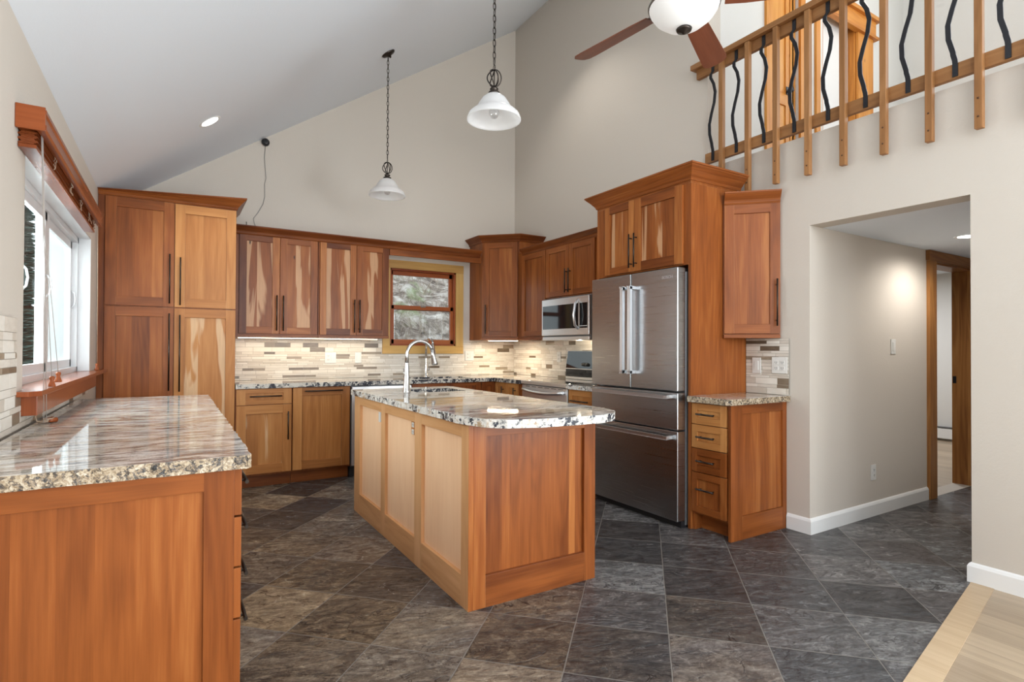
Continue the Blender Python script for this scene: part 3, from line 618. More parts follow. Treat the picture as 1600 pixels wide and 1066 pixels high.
# angled end wall cabinet
ac=thing('wall_cabinet', 'small angled cherry wall cabinet with one door, above the short countertop', 'cabinet', (3.375, 2.596, 0), -45)
def locA(X, Y): dx, dy=X-3.375, Y-2.596; a=R(45); return (dx*math.cos(a)-dy*math.sin(a), dx*math.sin(a)+dy*math.cos(a))
PA=[locA(*a) for a in [(3.375, 2.596), (3.643, 2.328), (3.643, 2.596)]]
b=MB(); prism(b, PA, 1.335, 2.285, .45); b.build('body', M_ch, ac, bevel=.001)
front(ac, .006, .376, 1.347, 2.270, .066, 3, [.5, .42, .55], hv=(.350, 1.40, 1.73), ftone=[.5, .35, .42, .42], th=.02)
b=MB(); b.box(.002, .375, -.026, 0, 1.315, 1.340, 'x', .42); b.build('light_rail', M_ch, ac, bevel=.002)
b=MB(); b.sweep(CROWN(2.268, .082, .055), [(.004, -.018), (.375, -.018)], tone=.42); b.build('crown_molding', M_ch, ac)

# base run north
def basecab(label, X0, X1, grp=None, name='base_cabinet', tone=.4):
    c=thing(name, label, 'cabinet', (X0, 5.29, 0), 0, grp); w=X1-X0
    b=MB()
    if label.startswith('reddish'):
        b.box(0, w, 0, .59, .11, .68, 'z', tone); b.box(0, w, 0, .05, .68, .874, 'z', tone); b.box(0, w, .44, .59, .68, .874, 'z', tone); b.box(0, .05, .05, .44, .68, .874, 'z', tone); b.box(w-.05, w, .05, .44, .68, .874, 'z', tone)
    else: b.box(0, w, 0, .59, .11, .874, 'z', tone)
    b.box(0, w, .065, .59, 0, .11, 'x', .3); b.build('body', M_ch, c, bevel=.001); return c
n1=basecab('cherry base cabinet with one drawer over one door, next to the pantry', .455, .916)
front(n1, .008, .456, .733, .870, .07, 1, [.6], kind='drawer', ftone=[.75, .6, .62, .55], hh=(.806, .11, .37), mat=M_chy, rs=.038)
front(n1, .008, .456, .128, .727, .075, 3, [.42, .6, .65], sap=.35, hv=(.424, .415, .665), ftone=[.6, .55, .6, .5], mat=M_chy)
n2=basecab('cherry pull-out base cabinet with one wide horizontal handle, next to the dishwasher', .919, 1.440)
front(n2, .004, .511, .128, .870, .075, 4, [.5, .42, .55, .5], hh=(.838, .10, .44), ftone=[.7, .25, .2, .22], mat=M_chy)
n3=basecab('reddish cherry sink base cabinet under the small window', 2.052, 2.845)
front(n3, .004, .394, .733, .870, .06, 1, [.2], kind='drawer', ftone=[.2]*4, rs=.035); front(n3, .398, .788, .733, .870, .06, 1, [.2], kind='drawer', ftone=[.2]*4, rs=.035)
front(n3, .004, .394, .128, .727, .062, 3, hv=(.365, .45, .66)); front(n3, .398, .788, .128, .727, .062, 3, hv=(.43, .45, .66))
n4=thing('corner_base_cabinet', 'cherry corner base cabinet with folding door and two vertical handles, next to the range', 'cabinet', (2.848, 5.29, 0))
b=MB(); b.box(0, .795, 0, .59, 0, .874, 'z', .35); b.box(.192, .795, -.565, 0, 0, .874, 'z', .4); b.build('body', M_ch, n4, bevel=.001)
front(n4, .004, .170, .128, .870, .045, 1, [.25], ftone=[.2]*4)
for ya_, yb_, hx in ((-.24, -.02, .0), (-.48, -.245, 0)):
    b=MB(); s=.045; X=.172
    b.box(X, X+.02, yb_-s, yb_, .128, .870, 'z', .7); b.box(X, X+.02, ya_, ya_+s, .128, .870, 'z', .68); b.box(X, X+.02, ya_+s, yb_-s, .825, .870, 'y', .65); b.box(X, X+.02, ya_+s, yb_-s, .128, .173, 'y', .65)
    b.box(X+.011, X+.018, ya_+s, yb_-s, .173, .825, 'z', .6); o=b.build('door', M_chy, n4, bevel=.001)
    yy=ya_+.035; h_=MB(); h_.tube([(X-.032, yy, .60), (X-.032, yy, .83)], .006, 8); h_.tube([(X, yy, .63), (X-.032, yy, .63)], .0045, 8); h_.tube([(X, yy, .80), (X-.032, yy, .80)], .0045, 8); h_.build('handle', M_bronze, o)
e2=thing('base_cabinet', 'small cherry drawer base cabinet between the range and the refrigerator', 'cabinet', (3.04, 3.952, 0), -90)
b=MB(); b.box(0, .365, 0, .60, .11, .874, 'z', .4); b.box(0, .365, .065, .60, 0, .11, 'x', .3); b.build('body', M_ch, e2, bevel=.001)
for (za, zz) in ((.715, .870), (.43, .705), (.128, .42)): front(e2, .004, .361, za, zz, .05, 1, [.62], kind='drawer', ftone=[.6, .62, .65, .55], hh=((za+zz)/2-.015, .06, .30), mat=M_chy)

# ------------------------------------------------------------------ granite worktops
def rough_outline(pts, step=.03, amp=.004, closed_edges=None):
    out=[]
    for i in range(len(pts)):
        a, c=Vector(pts[i]), Vector(pts[(i+1) % len(pts)]); l=(c-a).length; n=max(1, int(l/step)) if (closed_edges is None or i in closed_edges) else 1
        d=(c-a).normalized() if l else Vector((1, 0)); nn=Vector((d.y, -d.x))
        for k in range(n):
            pt=a+(c-a)*(k/n)
            if k: pt=pt+nn*random.uniform(-amp, amp)
            out.append((pt.x, pt.y))
    return out
def tagslab(name, label, pts, holes, top, edge, rough=None):
    b=MB(); out=rough_outline(pts, .03, .0035, rough); b.poly(out, holes, .0, .040, mXY, 0, 1)
    for k in range(4*len(holes)): b.mi[-1-k]=2
    o=b.build(name, [top, edge, M_gedge3], bevel=.003); o.location=(0, 0, .8755); return tag(o, label, 'countertop')
tagslab('granite_countertop', 'long granite countertop of the rear and corner run, with the main sink cut into it', [(.455, 5.245), (2.99, 5.245), (2.99, 4.722), (3.643, 4.722), (3.643, 5.888), (.455, 5.888)], [[(2.13, 5.36), (2.78, 5.36), (2.78, 5.70), (2.13, 5.70)]], M_gran2, M_gedge3, [0, 1])
tagslab('granite_countertop', 'small granite countertop piece between the range and the refrigerator', [(2.99, 3.59), (3.643, 3.59), (3.643, 3.952), (2.99, 3.952)], [], M_gran2, M_gedge2, [3])
tagslab('granite_countertop', 'short granite countertop on the four drawer cabinet', [(2.995, 2.594), (2.995, 2.285), (3.02, 2.252), (3.643, 2.252), (3.643, 2.594)], [], M_gran2, M_gedge, [0, 1, 2])
tagslab('granite_countertop', 'broad streaked granite countertop under the white slider window', [(XL+.0225, 1.785), (.185, 1.785), (.2, 1.80), (.2, 4.205), (XL+.0225, 4.205)], [], M_gran, M_gedge, [0, 2])
isl=[(1.155, 4.225), (1.15, 2.36), (1.16, 2.30), (1.20, 2.17), (1.27, 2.105), (1.41, 2.055), (1.60, 2.04), (1.75, 2.035), (1.87, 2.07), (1.95, 2.16), (1.985, 2.27), (1.985, 4.185), (1.96, 4.225)]
hole=[(1.50, 3.72), (1.88, 3.72), (1.88, 4.03), (1.50, 4.03)]
tagslab('granite_countertop', 'granite island countertop with a bowed end and a prep sink cutout', isl, [hole], M_gran2, M_gedge2)

def basin(label, X0, X1, Y0_, Y1_):
    s=thing('sink', label, 'sink', ((X0+X1)/2, (Y0_+Y1_)/2, .70)); a, c=(X1-X0)/2, (Y1_-Y0_)/2
    b=MB(); b.box(-a-.01, -a, -c-.01, c+.01, 0, .1735); b.box(a, a+.01, -c-.01, c+.01, 0, .1735); b.box(-a, a, -c-.01, -c, 0, .1735); b.box(-a, a, c, c+.01, 0, .1735); b.box(-a, a, -c, c, 0, .01)
    b.build('basin', M_steel, s, bevel=.003)
    b=MB(); b.lathe([(.0, .0125), (.03, .0125), (.04, .010)], n=16); b.build('drain', M_chrome, s)
basin('undermounted steel prep sink in the island top', 1.50, 1.88, 3.72, 4.03); basin('undermounted steel sink below the small window', 2.13, 2.78, 5.36, 5.70)

def faucet(label, loc, rz, h=.375, reach=.20, r=.0135, base=.026):
    f=thing('faucet', label, 'faucet', loc, rz)
    b=MB(); b.lathe([(base+.004, 0), (base+.004, .006), (base, .012), (base*.82, .10), (base*.66, .18), (r+.001, .21)], n=20); b.build('base', M_nickel, f)
    pts=[(0, 0, .19), (0, 0, h-reach/2)]
    for k in range(1, 15):
        a=math.pi*k/16; pts.append((reach/2*(1-math.cos(a)), 0, h-reach/2+reach/2*math.sin(a)))
    b=MB(); b.tube(pts, r, 12); b.build('spout', M_nickel, f)
    e=pts[-1]; b=MB(); b.tube([(e[0]-.002, 0, e[2]+.004), (e[0]+.008, 0, e[2]-.04), (e[0]+.022, 0, e[2]-.10), (e[0]+.024, 0, e[2]-.115)], r, 12, radii=[r+.002, r+.003, r+.011, r+.008]); b.build('spray_head', M_nickel, f)
    b=MB(); b.tube([(0, base*.7, .085), (0, base+.018, .085)], .012, 12); b.tube([(0, base+.014, .085), (0, base+.022, .13), (0, base+.024, .165)], .005, 8, radii=[.006, .0045, .006]); b.build('lever', M_nickel, f)
faucet('tall brushed nickel gooseneck faucet standing on the island', (1.463, 3.86, .9145), 4, .372, .215, .0135)
faucet('slim nickel gooseneck faucet standing at the sink below the small window', (2.41, 5.765, .9145), -90, .43, .20, .0125, .022)

# ------------------------------------------------------------------ island body
il=thing('kitchen_island', 'large kitchen island with framed pale cherry panels', 'island', (1.185, 2.312, 0))
iw, idp=.763, 1.905
b=MB(); b.box(.024, iw-.014, .024, idp-.01, 0, .68, 'z', .5)
b.box(.024, iw-.014, .024, 1.37, .68, .8735, 'z', .5); b.box(.024, iw-.014, 1.75, idp-.01, .68, .8735, 'z', .5); b.box(.024, .29, 1.37, 1.75, .68, .8735, 'z', .5); b.box(.72, iw-.014, 1.37, 1.75, .68, .8735, 'z', .5); b.build('body', M_ch, il)
b=MB(); th=.020  # long side faces west: stiles and rails proud of the panels
for (ya_, yb_, tn) in ((1.765, 1.905, .6), (1.195, 1.275, .6), (.575, .675, .62), (-.02+.02, .075, .6)): b.box(-.002, .0239, ya_, yb_, 0, .8735, 'z', tn)
for (ya_, yb_) in ((1.275, 1.765), (.675, 1.195), (.075, .575)):
    b.box(-.002, .0239, ya_, yb_, .808, .8735, 'y', random.uniform(.5, .7)); b.box(-.002, .0239, ya_, yb_, 0, .150, 'y', random.uniform(.45, .65))
b.build('side_frame', wood('light_cherry', (.40, .18, .07), (.60, .32, .145), (.74, .44, .23), (.8, .6, .4), .38), il, bevel=.0012)
for (ya_, yb_) in ((1.275, 1.765), (.675, 1.195), (.075, .575)):
    b=MB(); b.box(.0175, .0239, ya_+.0005, yb_-.0005, .1505, .8075, 'z', random.uniform(.45, .6)); b.build('side_panel', M_ply, il)
b=MB()
b.box(.0245, .090, -.002, .0239, 0, .8735, 'z', .5); b.box(-.002, .0244, -.002, -.0001, 0, .8735, 'z', .5); b.box(iw-.075, iw, -.002, .0239, 0, .8735, 'z', .3)
b.box(.090, iw-.075, -.002, .0239, .812, .8735, 'x', .42); b.box(.090, iw-.075, -.002, .0239, 0, .150, 'x', .25)
b.build('end_frame', M_ch, il, bevel=.0012)
b=MB(); xs=[.090, .19, .235, .36, .395, .46, .60, .64, iw-.075]; tn=[.28, .52, .34, .48, .38, .33, .62, .42]
for k in range(8): b.box(xs[k], xs[k+1], .0175, .0239, .1505, .8115, 'z', tn[k])
b.build('end_panel', M_ch, il)
def wallplate(name, label, cat, loc, rz, w=.07, h_=.115, kind='duplex', n=1, mat=None):
    o=thing(name, label, cat, loc, rz)
    b=MB(); b.box(-w/2, w/2, -.006, 0, -h_/2, h_/2); b.build('plate', mat or M_plastic, o, bevel=.002)
    for g in range(n):
        cx=(g-(n-1)/2)*.046
        if kind == 'duplex' or (kind == 'combo' and g == 0):
            b=MB()
            for dz in (-.020, .020):
                b.box(cx-.016, cx+.016, -.009, -.0055, dz-.014, dz+.014)
                b.box(cx-.008, cx-.005, -.0095, -.0088, dz-.004, dz+.006, mi=1); b.box(cx+.005, cx+.008, -.0095, -.0088, dz-.004, dz+.006, mi=1); b.box(cx-.002, cx+.002, -.0095, -.0088, dz-.011, dz-.007, mi=1)
            b.build('socket', [M_plastic, M_dark], o)
        else:
            b=MB(); b.box(cx-.016, cx+.016, -.010, -.0055, -.033, .033); b.build('rocker', M_plastic, o, bevel=.001)
    return o
wallplate('outlet', 'small white outlet box on the first pale panel of the island, nearest the sink', 'outlet', (1.2020, 3.655, .765), -90, .04, .065, 'switch')
wallplate('outlet', 'tan duplex outlet high on the middle pale panel of the island', 'outlet', (1.2020, 3.045, .765), -90, .066, .075, 'duplex', 1, M_chy)
wallplate('outlet', 'double white wall plate on the mosaic beneath the sap-streaked cabinet', 'outlet', (1.392, YN-.0125, 1.131), 0, .115, .115, 'combo', 2)
wallplate('outlet', 'single white wall plate on the mosaic just beside the small window casing', 'outlet', (1.680, YN-.0125, 1.131), 0, .07, .115, 'switch')
wallplate('outlet', 'double white wall plate on the mosaic below the diagonal corner cabinet', 'outlet', (3.010, YN-.0125, 1.147), 0, .115, .115, 'combo', 2)
wallplate('outlet', 'white outlet on the mosaic beside the range', 'outlet', (XE-.0125, 4.925, 1.144), -90, .07, .115)
wallplate('outlet', 'single white wall plate above the short countertop, close to the tall surround', 'outlet', (XE-.0125, 2.503, 1.119), -90, .07, .115, 'switch')
wallplate('outlet', 'double white outlet above the short countertop, close to the open wall end', 'outlet', (XE-.0125, 2.325, 1.124), -90, .115, .115, 'duplex', 2)
wallplate('light_switch', 'white rocker light switch at chest height on the hall wall', 'switch', (4.775, 2.1175, 1.262), 0, .07, .115, 'switch')
wallplate('outlet', 'white outlet low on the hall wall above the baseboard', 'outlet', (4.470, 2.1175, .321), 0, .07, .115)

# ------------------------------------------------------------------ west counter cabinet
pc=thing('base_cabinet', 'long cherry base cabinet with a drawer bank, standing under the white slider window', 'cabinet', (.157, 1.82, 0), 90)
dp=.157-XL-.003
b=MB(); b.box(.018, 2.37, 0, dp, .11, .874, 'z', .4); b.box(.018, 2.37, .07, dp, 0, .11, 'x', .3); b.build('body', M_ch, pc, bevel=.001)
b=MB()
b.box(-.004, .018, .0, .078, 0, .874, 'z', .22); b.box(-.004, .018, .078, dp, .815, .874, 'y', .50)
ys=[.078, .155, .24, .33, .41, .50, .58, dp]
for k in range(7): b.box(.004, .018, ys[k], ys[k+1], 0, .815, 'z', [.50, .58, .45, .32, .42, .26, .34][k])
b.build('end_panel', M_ch, pc, bevel=.0012)
cols=[(.004, .60), (.604, 1.19), (1.194, 1.78), (1.784, 2.366)]
for (xa_, xb_) in cols:
    for (za, zz) in ((.733, .870), (.582, .727), (.430, .576), (.128, .424)):
        front(pc, xa_, xb_, za, zz, .05, 1, kind='drawer', hh=((za+zz)/2-.01 if zz-za < .2 else .345, xa_+.17, xb_-.17))

# ------------------------------------------------------------------ appliances
fr=thing('refrigerator', 'stainless steel four door french style refrigerator with long bar handles', 'refrigerator', (2.945, 3.540, 0), -90)
fwid=.908
b=MB(); b.box(.004, fwid-.004, .085, .66, .015, 1.775); b.build('body', M_fside, fr, bevel=.004)
b=MB(); b.box(.01, fwid-.01, .05, .10, .0, .045); b.build('toe_grille', M_black, fr)
b=MB(); b.box(.02, .14, .02, .20, 1.7755, 1.80); b.box(fwid-.14, fwid-.02, .02, .20, 1.7755, 1.80); b.build('hinge_cover', M_black, fr, bevel=.004)
def fdoor(kind, x0_, x1_, za, zz):
    b=MB(); b.box(x0_, x1_, 0, .078, za, zz); return b.build(kind, M_steeld, fr, bevel=.006)
hm=fwid/2+.004
d1=fdoor('door', 0, hm-.004, .943, 1.800); d2=fdoor('door', hm+.001, fwid, .943, 1.800)
w1=fdoor('drawer', 0, fwid, .675, .933); w2=fdoor('drawer', 0, fwid, .050, .668)
def bar_v(par, x):
    b=MB(); b.box(x-.016, x+.016, -.066, -.040, 1.050, 1.702); b.box(x-.016, x+.016, -.066, 0, 1.050, 1.075); b.box(x-.016, x+.016, -.066, 0, 1.677, 1.702); b.build('handle', M_chrome, par, bevel=.003)
bar_v(d1, hm-.040); bar_v(d2, hm+.040)
def bar_h(par, z):
    b=MB(); b.box(.04, fwid-.045, -.060, -.038, z-.013, z+.013); b.box(.04, .07, -.060, 0, z-.013, z+.013); b.box(fwid-.075, fwid-.045, -.060, 0, z-.013, z+.013); b.build('handle', M_chrome, par, bevel=.004)
bar_h(w1, .905); bar_h(w2, .622)
def text(body, par, loc, size, mat, rot=(R(90), 0, 0), ext=.0006):
    cu=bpy.data.curves.new('lettering', 'FONT'); cu.body=body; cu.size=size; cu.extrude=ext; cu.align_x='CENTER'
    tmp=bpy.data.objects.new('t', cu); COL.objects.link(tmp); dg=bpy.context.evaluated_depsgraph_get(); me=bpy.data.meshes.new_from_object(tmp.evaluated_get(dg)); bpy.data.objects.remove(tmp)
    o=bpy.data.objects.new('lettering', me); me.materials.clear(); me.materials.append(mat); COL.objects.link(o); o.parent=par; o.location=loc; o.rotation_euler=rot; return o
text('BOSCH', d2, (.815, -.0015, 1.728), .030, M_chrome)

light('microwave_task_light', 'POINT', (3.42, 4.30, 1.29), 3.2, .015, col=(1, .85, .62))
mw=thing('microwave', 'stainless steel microwave with black glass door, mounted over the range', 'microwave', (3.25, 4.692, 0), -90)
b=MB(); b.box(0, .76, .012, .380, 1.325, 1.742); b.build('body', M_fside, mw, bevel=.003)
b=MB(); b.box(0, .76, -.012, .012, 1.365, 1.730); o=b.build('door', M_steel, mw, bevel=.004)
b=MB(); b.box(.022, .60, -.0145, -.0118, 1.430, 1.665); b.box(.625, .735, -.0145, -.0118, 1.430, 1.665); b.build('window', M_bglass, o)
b=MB(); b.tube([(.60, -.012, 1.425), (.60, -.050, 1.455), (.60, -.066, 1.55), (.60, -.050, 1.66), (.60, -.012, 1.70)], .013, 12); b.build('handle', M_chrome, o)
b=MB(); b.box(.006, .754, -.006, .35, 1.318, 1.352); b.build('vent', M_steel, mw, bevel=.003)
b=MB(); b.box(.62, .74, -.0152, -.0146, 1.445, 1.452); b.build('control_strip', M_plastic, mw)

rg=thing('range', 'stainless steel electric range with black glass cooktop', 'range', (3.02, 4.716, 0), -90)
b=MB(); b.box(0, .76, .03, .612, .02, .900); b.build('body', M_fside, rg, bevel=.003)
b=MB(); b.box(.0, .76, -.014, .60, .9005, .914, mi=1); b.box(.018, .742, .02, .56, .9135, .9165, mi=0); b.box(0, .76, -.020, .03, .882, .9145, mi=1); b.build('cooktop', [M_bglass, M_steel], rg, bevel=.003)
b=MB(); b.box(.004, .756, -.006, .03, .21, .872); o=b.build('oven_door', M_steel, rg, bevel=.004)
b=MB(); b.box(.09, .67, -.0085, -.0058, .33, .755); b.build('window', M_bglass, o)
b=MB(); pts=[]
for k in range(13):
    a=k/12; pts.append((.045+.67*a, -.022-.042*math.sin(math.pi*a)**.6, .832-.018*math.sin(math.pi*a)))
b.tube(pts, .017, 12); b.tube([(.05, -.004, .832), (.05, -.026, .832)], .014, 10); b.tube([(.71, -.004, .832), (.71, -.026, .832)], .014, 10); b.build('handle', M_chrome, o)
b=MB()
for k in range(6): b.box(.07+k*.11, .145+k*.11, -.0075, -.0055, .858, .863)
b.build('vent_slots', M_dark, o)
b=MB(); b.box(.004, .756, -.004, .03, .03, .205); b.build('drawer', M_steel, rg, bevel=.004)
b=MB(); b.poly([(.545, .917), (.612, .917), (.612, 1.215), (.575, 1.215), (.545, 1.03)], [], .0, .76, lambda u, v, w: (w, u, v)); o=b.build('backguard', M_steel, rg, bevel=.003)
b=MB(); b.face([(.006, .5445, 1.032), (.754, .5445, 1.032), (.754, .5735, 1.210), (.006, .5735, 1.210)]); b.face([(.006, .5440, .945), (.754, .5440, .945), (.754, .5440, 1.024), (.006, .5440, 1.024)])
o2=b.build('control_panel', M_bglass, o); sm=o2.modifiers.new('s', 'SOLIDIFY'); sm.thickness=.002; sm.offset=0
b=MB()
for k in range(5): b.lathe([(0, -.024), (.013, -.024), (.016, -.018), (.018, 0)], (.30+k*.03+(.22 if k > 2 else 0), .55, 1.075), 14, axis='y')
b.build('control_knob', M_black, o)
dwm=thing('dishwasher', 'stainless steel dishwasher behind the island, next to the pull-out cabinet', 'dishwasher', (1.446, 5.285, 0))
b=MB(); b.box(0, .60, .01, .58, .10, .868); b.build('body', M_fside, dwm)
b=MB(); b.box(.003, .597, -.025, .01, .115, .862); b.box(.003, .597, -.03, -.024, .80, .862); b.build('door', M_steel, dwm, bevel=.004)
b=MB(); b.box(.0, .60, .04, .10, 0, .10); b.build('toe_kick', M_black, dwm)

# ------------------------------------------------------------------ mosaic backsplash
def mosaic(name, label, xa_, xb_, za, zb_, loc, rz, holes=(), top=None, seed=1, hs=None):
    """local: x along wall, facing -y, tiles 3 mm proud of a grout bed"""
    rnd=random.Random(seed); b=MB(); rows=[]; z=za
    while z < zb_-.008:
        hgt=rnd.choice(hs or [.016, .016, .024, .024, .024, .034, .046]); rows.append((z, min(z+hgt, zb_))); z += hgt
    lastdark=0
    for (zr, zs) in rows:
        x=xa_-rnd.random()*.12
        while x < xb_:
            l=rnd.choice([.09, .12, .15, .15, .17]) if zs-zr > .03 else rnd.choice([.10, .14, .15, .20, .22])
            dark=rnd.random() < .17 and zs-zr > .02; tn=rnd.random(); g=.0013
            segs=[(max(x, xa_), min(x+l, xb_), zr, zs)]
            for (h0, h1, h2, h3) in holes:
                ns=[]
                for (a, c, d, e) in segs:
                    if c <= h0 or a >= h1 or e <= h2 or d >= h3: ns.append((a, c, d, e)); continue
                    if a < h0: ns.append((a, h0, d, e))
                    if c > h1: ns.append((h1, c, d, e))
                    if d < h2: ns.append((max(a, h0), min(c, h1), d, h2))
                    if e > h3: ns.append((max(a, h0), min(c, h1), h3, e))
                segs=ns
            for (a, c, d, e) in segs:
                if c-a > .006 and e-d > .004:
                    pr=.011 if not dark else .0105
                    x0_, x1_, z0_, z1_=a+g, c-g, d+g, e-g
                    tt=(tn, 1. if dark else 0., rnd.random())
                    F=[(x0_, -pr, z0_), (x1_, -pr, z0_), (x1_, -pr, z1_), (x0_, -pr, z1_)]; B_=[(x0_, -.008, z0_), (x1_, -.008, z0_), (x1_, -.008, z1_), (x0_, -.008, z1_)]
                    b.face(F, None, tt, 0)
                    for i in range(4): j=(i+1) % 4; b.face([B_[i], B_[j], F[j], F[i]], None, tt, 0)
                    b.face([(a, -.009, d), (c, -.009, d), (c, -.009, e), (a, -.009, e)], None, (.5, 0, .5), 1)
            x += l
    o=b.build(name, [M_mosaic, M_grout], weld=False); o.location=loc; o.rotation_euler=(0, 0, R(rz)); return tag(o, label, 'backsplash')
mosaic('tile_backsplash', 'cream and brown strip mosaic backsplash behind the rear counter and below the small window', .457, 3.642, .917, 1.332, (0, YN, 0), 0, [(1.944, 2.926, 1.171, 1.40)], seed=4)
mosaic('tile_backsplash', 'cream and brown strip mosaic backsplash behind the range', 0, 2.29, .917, 1.40, (XE, 5.876, 0), -90, seed=11)
mosaic('tile_backsplash', 'small patch of cream mosaic backsplash above the short countertop', 0, .335, .917, 1.312, (XE, 2.594, 0), -90, seed=23)
mosaic('tile_backsplash', 'cream and brown mosaic backsplash on the wall under the white slider window', 0, 2.92, .917, 1.345, (XL, 1.82, 0), 90, [(.90, 3.43, .955, 1.40), (1.045, 3.1, .90, 1.40)] if False else [(.90, 3.43, 1.038, 1.40), (.975, 2.905, .96, 1.05)], seed=31, hs=[.022, .03, .03, .044, .044, .055])

# ------------------------------------------------------------------ pendants
def chain(b, x, y, z0_, z1_, r=.0024, ln=.046, wd=.018):
    z=z0_; k=0
    while z < z1_-.004:
        pts=[]
        for i in range(13):
            a=2*math.pi*i/12; u=wd*.5*math.cos(a); w=z+ln/2+ln*.5*math.sin(a)
            pts.append((x+u, y, w) if k % 2 else (x, y+u, w))
        b.tube(pts, r, 6, cap=False); z += ln*.80; k += 1
def pendant(x, y, label):
    zc=ceilz(x); P_=thing('pendant_lamp', label, 'lamp', (x, y, 2.60)); top=zc-2.60
    prof=[(.030, .150), (.045, .145), (.070, .125), (.092, .092), (.103, .070), (.125, .052), (.150, .030), (.160, .006), (.161, -.004)]
    b=MB(); b.lathe(prof, n=40); b.lathe([(r_-.005, z-.002) for r_, z in prof][::-1], n=40); b.lathe([(.161, -.004), (.156, -.006)], n=40); b.build('shade', M_alab, P_, smooth=True)
    b=MB(); b.lathe([(0, .198), (.010, .198), (.012, .19), (.024, .186), (.026, .180), (.020, .174), (.020, .168), (.034, .162), (.036, .150), (.0, .146)], n=24); b.build('fitter', M_bronze, P_)
    b=MB(); zc0=.248; rad=.042
    for k in range(6):
        a0=k*math.pi/3; pts=[]
        for i in range(13):
            th_=math.pi*(i/12)*.94+.03*math.pi; a=a0+1.1*(i/12); rr_=rad*math.sin(th_)
            pts.append((rr_*math.cos(a), rr_*math.sin(a), zc0+.050*math.cos(th_)))
        b.tube(pts, .0038, 7)
    b.tube([(0, 0, .195), (0, 0, .30)], .0035, 8); b.build('cage', M_bronze, P_)
    b=MB(); pts=[(0, .012*math.cos(a*math.pi/6), .313+.014*math.sin(a*math.pi/6)) for a in range(13)]; b.tube(pts, .002, 6, cap=False); chain(b, 0, 0, .326, top-.045); b.tube([(.002, 0, .30), (.004, .002, .3+(top-.3)*.35), (-.003, -.002, .3+(top-.3)*.7), (0, 0, top-.03)], .0013, 6); b.build('chain', M_bronze, P_)
    b=MB(); b.lathe([(0, -.042), (.008, -.042), (.012, -.030), (.020, -.024), (.055, -.016), (.064, -.006), (.064, 0)], n=28)
    o=b.build('canopy', M_bronze, P_); o.location=(0, 0, top-.002); o.rotation_euler=(0, -math.atan(.674), 0)
    b=MB(); b.lathe([(0, .005), (.018, .010), (.029, .030), (.030, .045), (.020, .075), (.013, .095), (.013, .115)], n=20); b.build('bulb', M_bulb, P_, smooth=True)
    b=MB(); b.lathe([(0, .152), (.016, .15), (.016, .112), (.0, .11)], n=16); b.build('socket', M_plastic, P_)
pendant(1.62, 2.857, 'white glass pendant lamp over the bowed end of the island, larger in view')
pendant(1.62, 4.79, 'white glass pendant lamp over the sink end of the island, smaller in view')

# ------------------------------------------------------------------ ceiling fan
fx, fy, fz=2.207, 1.933, 2.98
fan=thing('ceiling_fan', 'ceiling fan with reddish wood blades and a lit white glass bowl', 'fan', (fx, fy, fz))
b=MB(); b.lathe([(0, -.112), (.05, -.106), (.10, -.088), (.145, -.052), (.168, -.018), (.174, .002)], n=40); b.build('light_bowl', M_bowl, fan, smooth=True)
b=MB(); b.lathe([(0, -.142), (.007, -.139), (.013, -.130), (.036, -.124), (.040, -.114), (.030, -.106), (0, -.104)], n=24); b.build('finial', M_bronze, fan)
b=MB(); b.lathe([(.170, -.002), (.178, 0), (.180, .010), (.10, .03), (.10, .06), (.13, .075), (.14, .12), (.12, .17), (.05, .19), (.03, .21), (0, .21)], n=36); b.build('motor_housing', M_brass, fan)
b=MB(); b.tube([(0, 0, .20), (0, 0, ceilz(fx)-fz-.01)], .012, 12); b.lathe([(.012, ceilz(fx)-fz-.09), (.05, ceilz(fx)-fz-.07), (.07, ceilz(fx)-fz-.03), (.07, ceilz(fx)-fz+.03)], n=24); b.build('downrod', M_brass, fan)
for k in range(5):
    a=R(90-(-8+72*k))
    e=bpy.data.objects.new
    b=MB(); n=10; top_=[]; bot=[]
    outl=[(.20, -.050), (.30, -.060), (.66, -.072), (.705, -.068), (.73, -.045), (.735, -.02), (.735, .02), (.73, .045), (.705, .068), (.66, .072), (.30, .060), (.20, .050)]
    b.poly(outl, [], -.003, .003, mXY, tone=.5)
    o=b.build('blade', M_fanw, fan, bevel=.001); o.rotation_euler=(R(-15), 0, a); o.location=(0, 0, .028)
    b=MB(); b.box(.10, .26, -.018, .018, .004, .009); b.build('blade_iron', M_brass, o)

# ------------------------------------------------------------------ recessed lights, added fill lamps
def can(x, y, z, slope, label, power):
    o=thing('recessed_light', label, 'light', (x, y, z)); o.rotation_euler=(0, -math.atan(slope), 0)
    b=MB(); b.lathe([(.062, -.001), (.078, -.006), (.086, -.001)], n=28); b.build('trim_ring', M_white, o, smooth=True)
    b=MB(); b.lathe([(0, -.0035), (.063, -.0035), (.064, -.001)], n=28); b.build('lens', M_lens, o)
    light('recessed_lamp', 'SPOT', (x+(.03 if slope else 0), y, z-.05), power, .05, col=(1, .96, .90), spot=R(105) if slope else R(172))
can(.218, 4.738, ceilz(.218), .674, 'round recessed light glowing in the sloped ceiling above the pantry', 20)
can(4.957, 1.699, 2.072, 0, 'round recessed light in the low hall ceiling', 25)
light('added_kitchen_fill', 'SPOT', (2.9, 4.3, ceilz(2.9)-.05), 34, .06, col=(1, .96, .90), spot=R(120))  # two added spots without fixtures, out of view, as kitchen fill
light('added_kitchen_fill', 'SPOT', (.3, 1.6, ceilz(.3)-.05), 10, .06, col=(1, .96, .90), spot=R(120))
light('added_loft_fill', 'POINT', (5.3, 1.9, 4.75), 13, .10, col=(1, .90, .76))  # added unseen point light, warms and brightens the loft pine

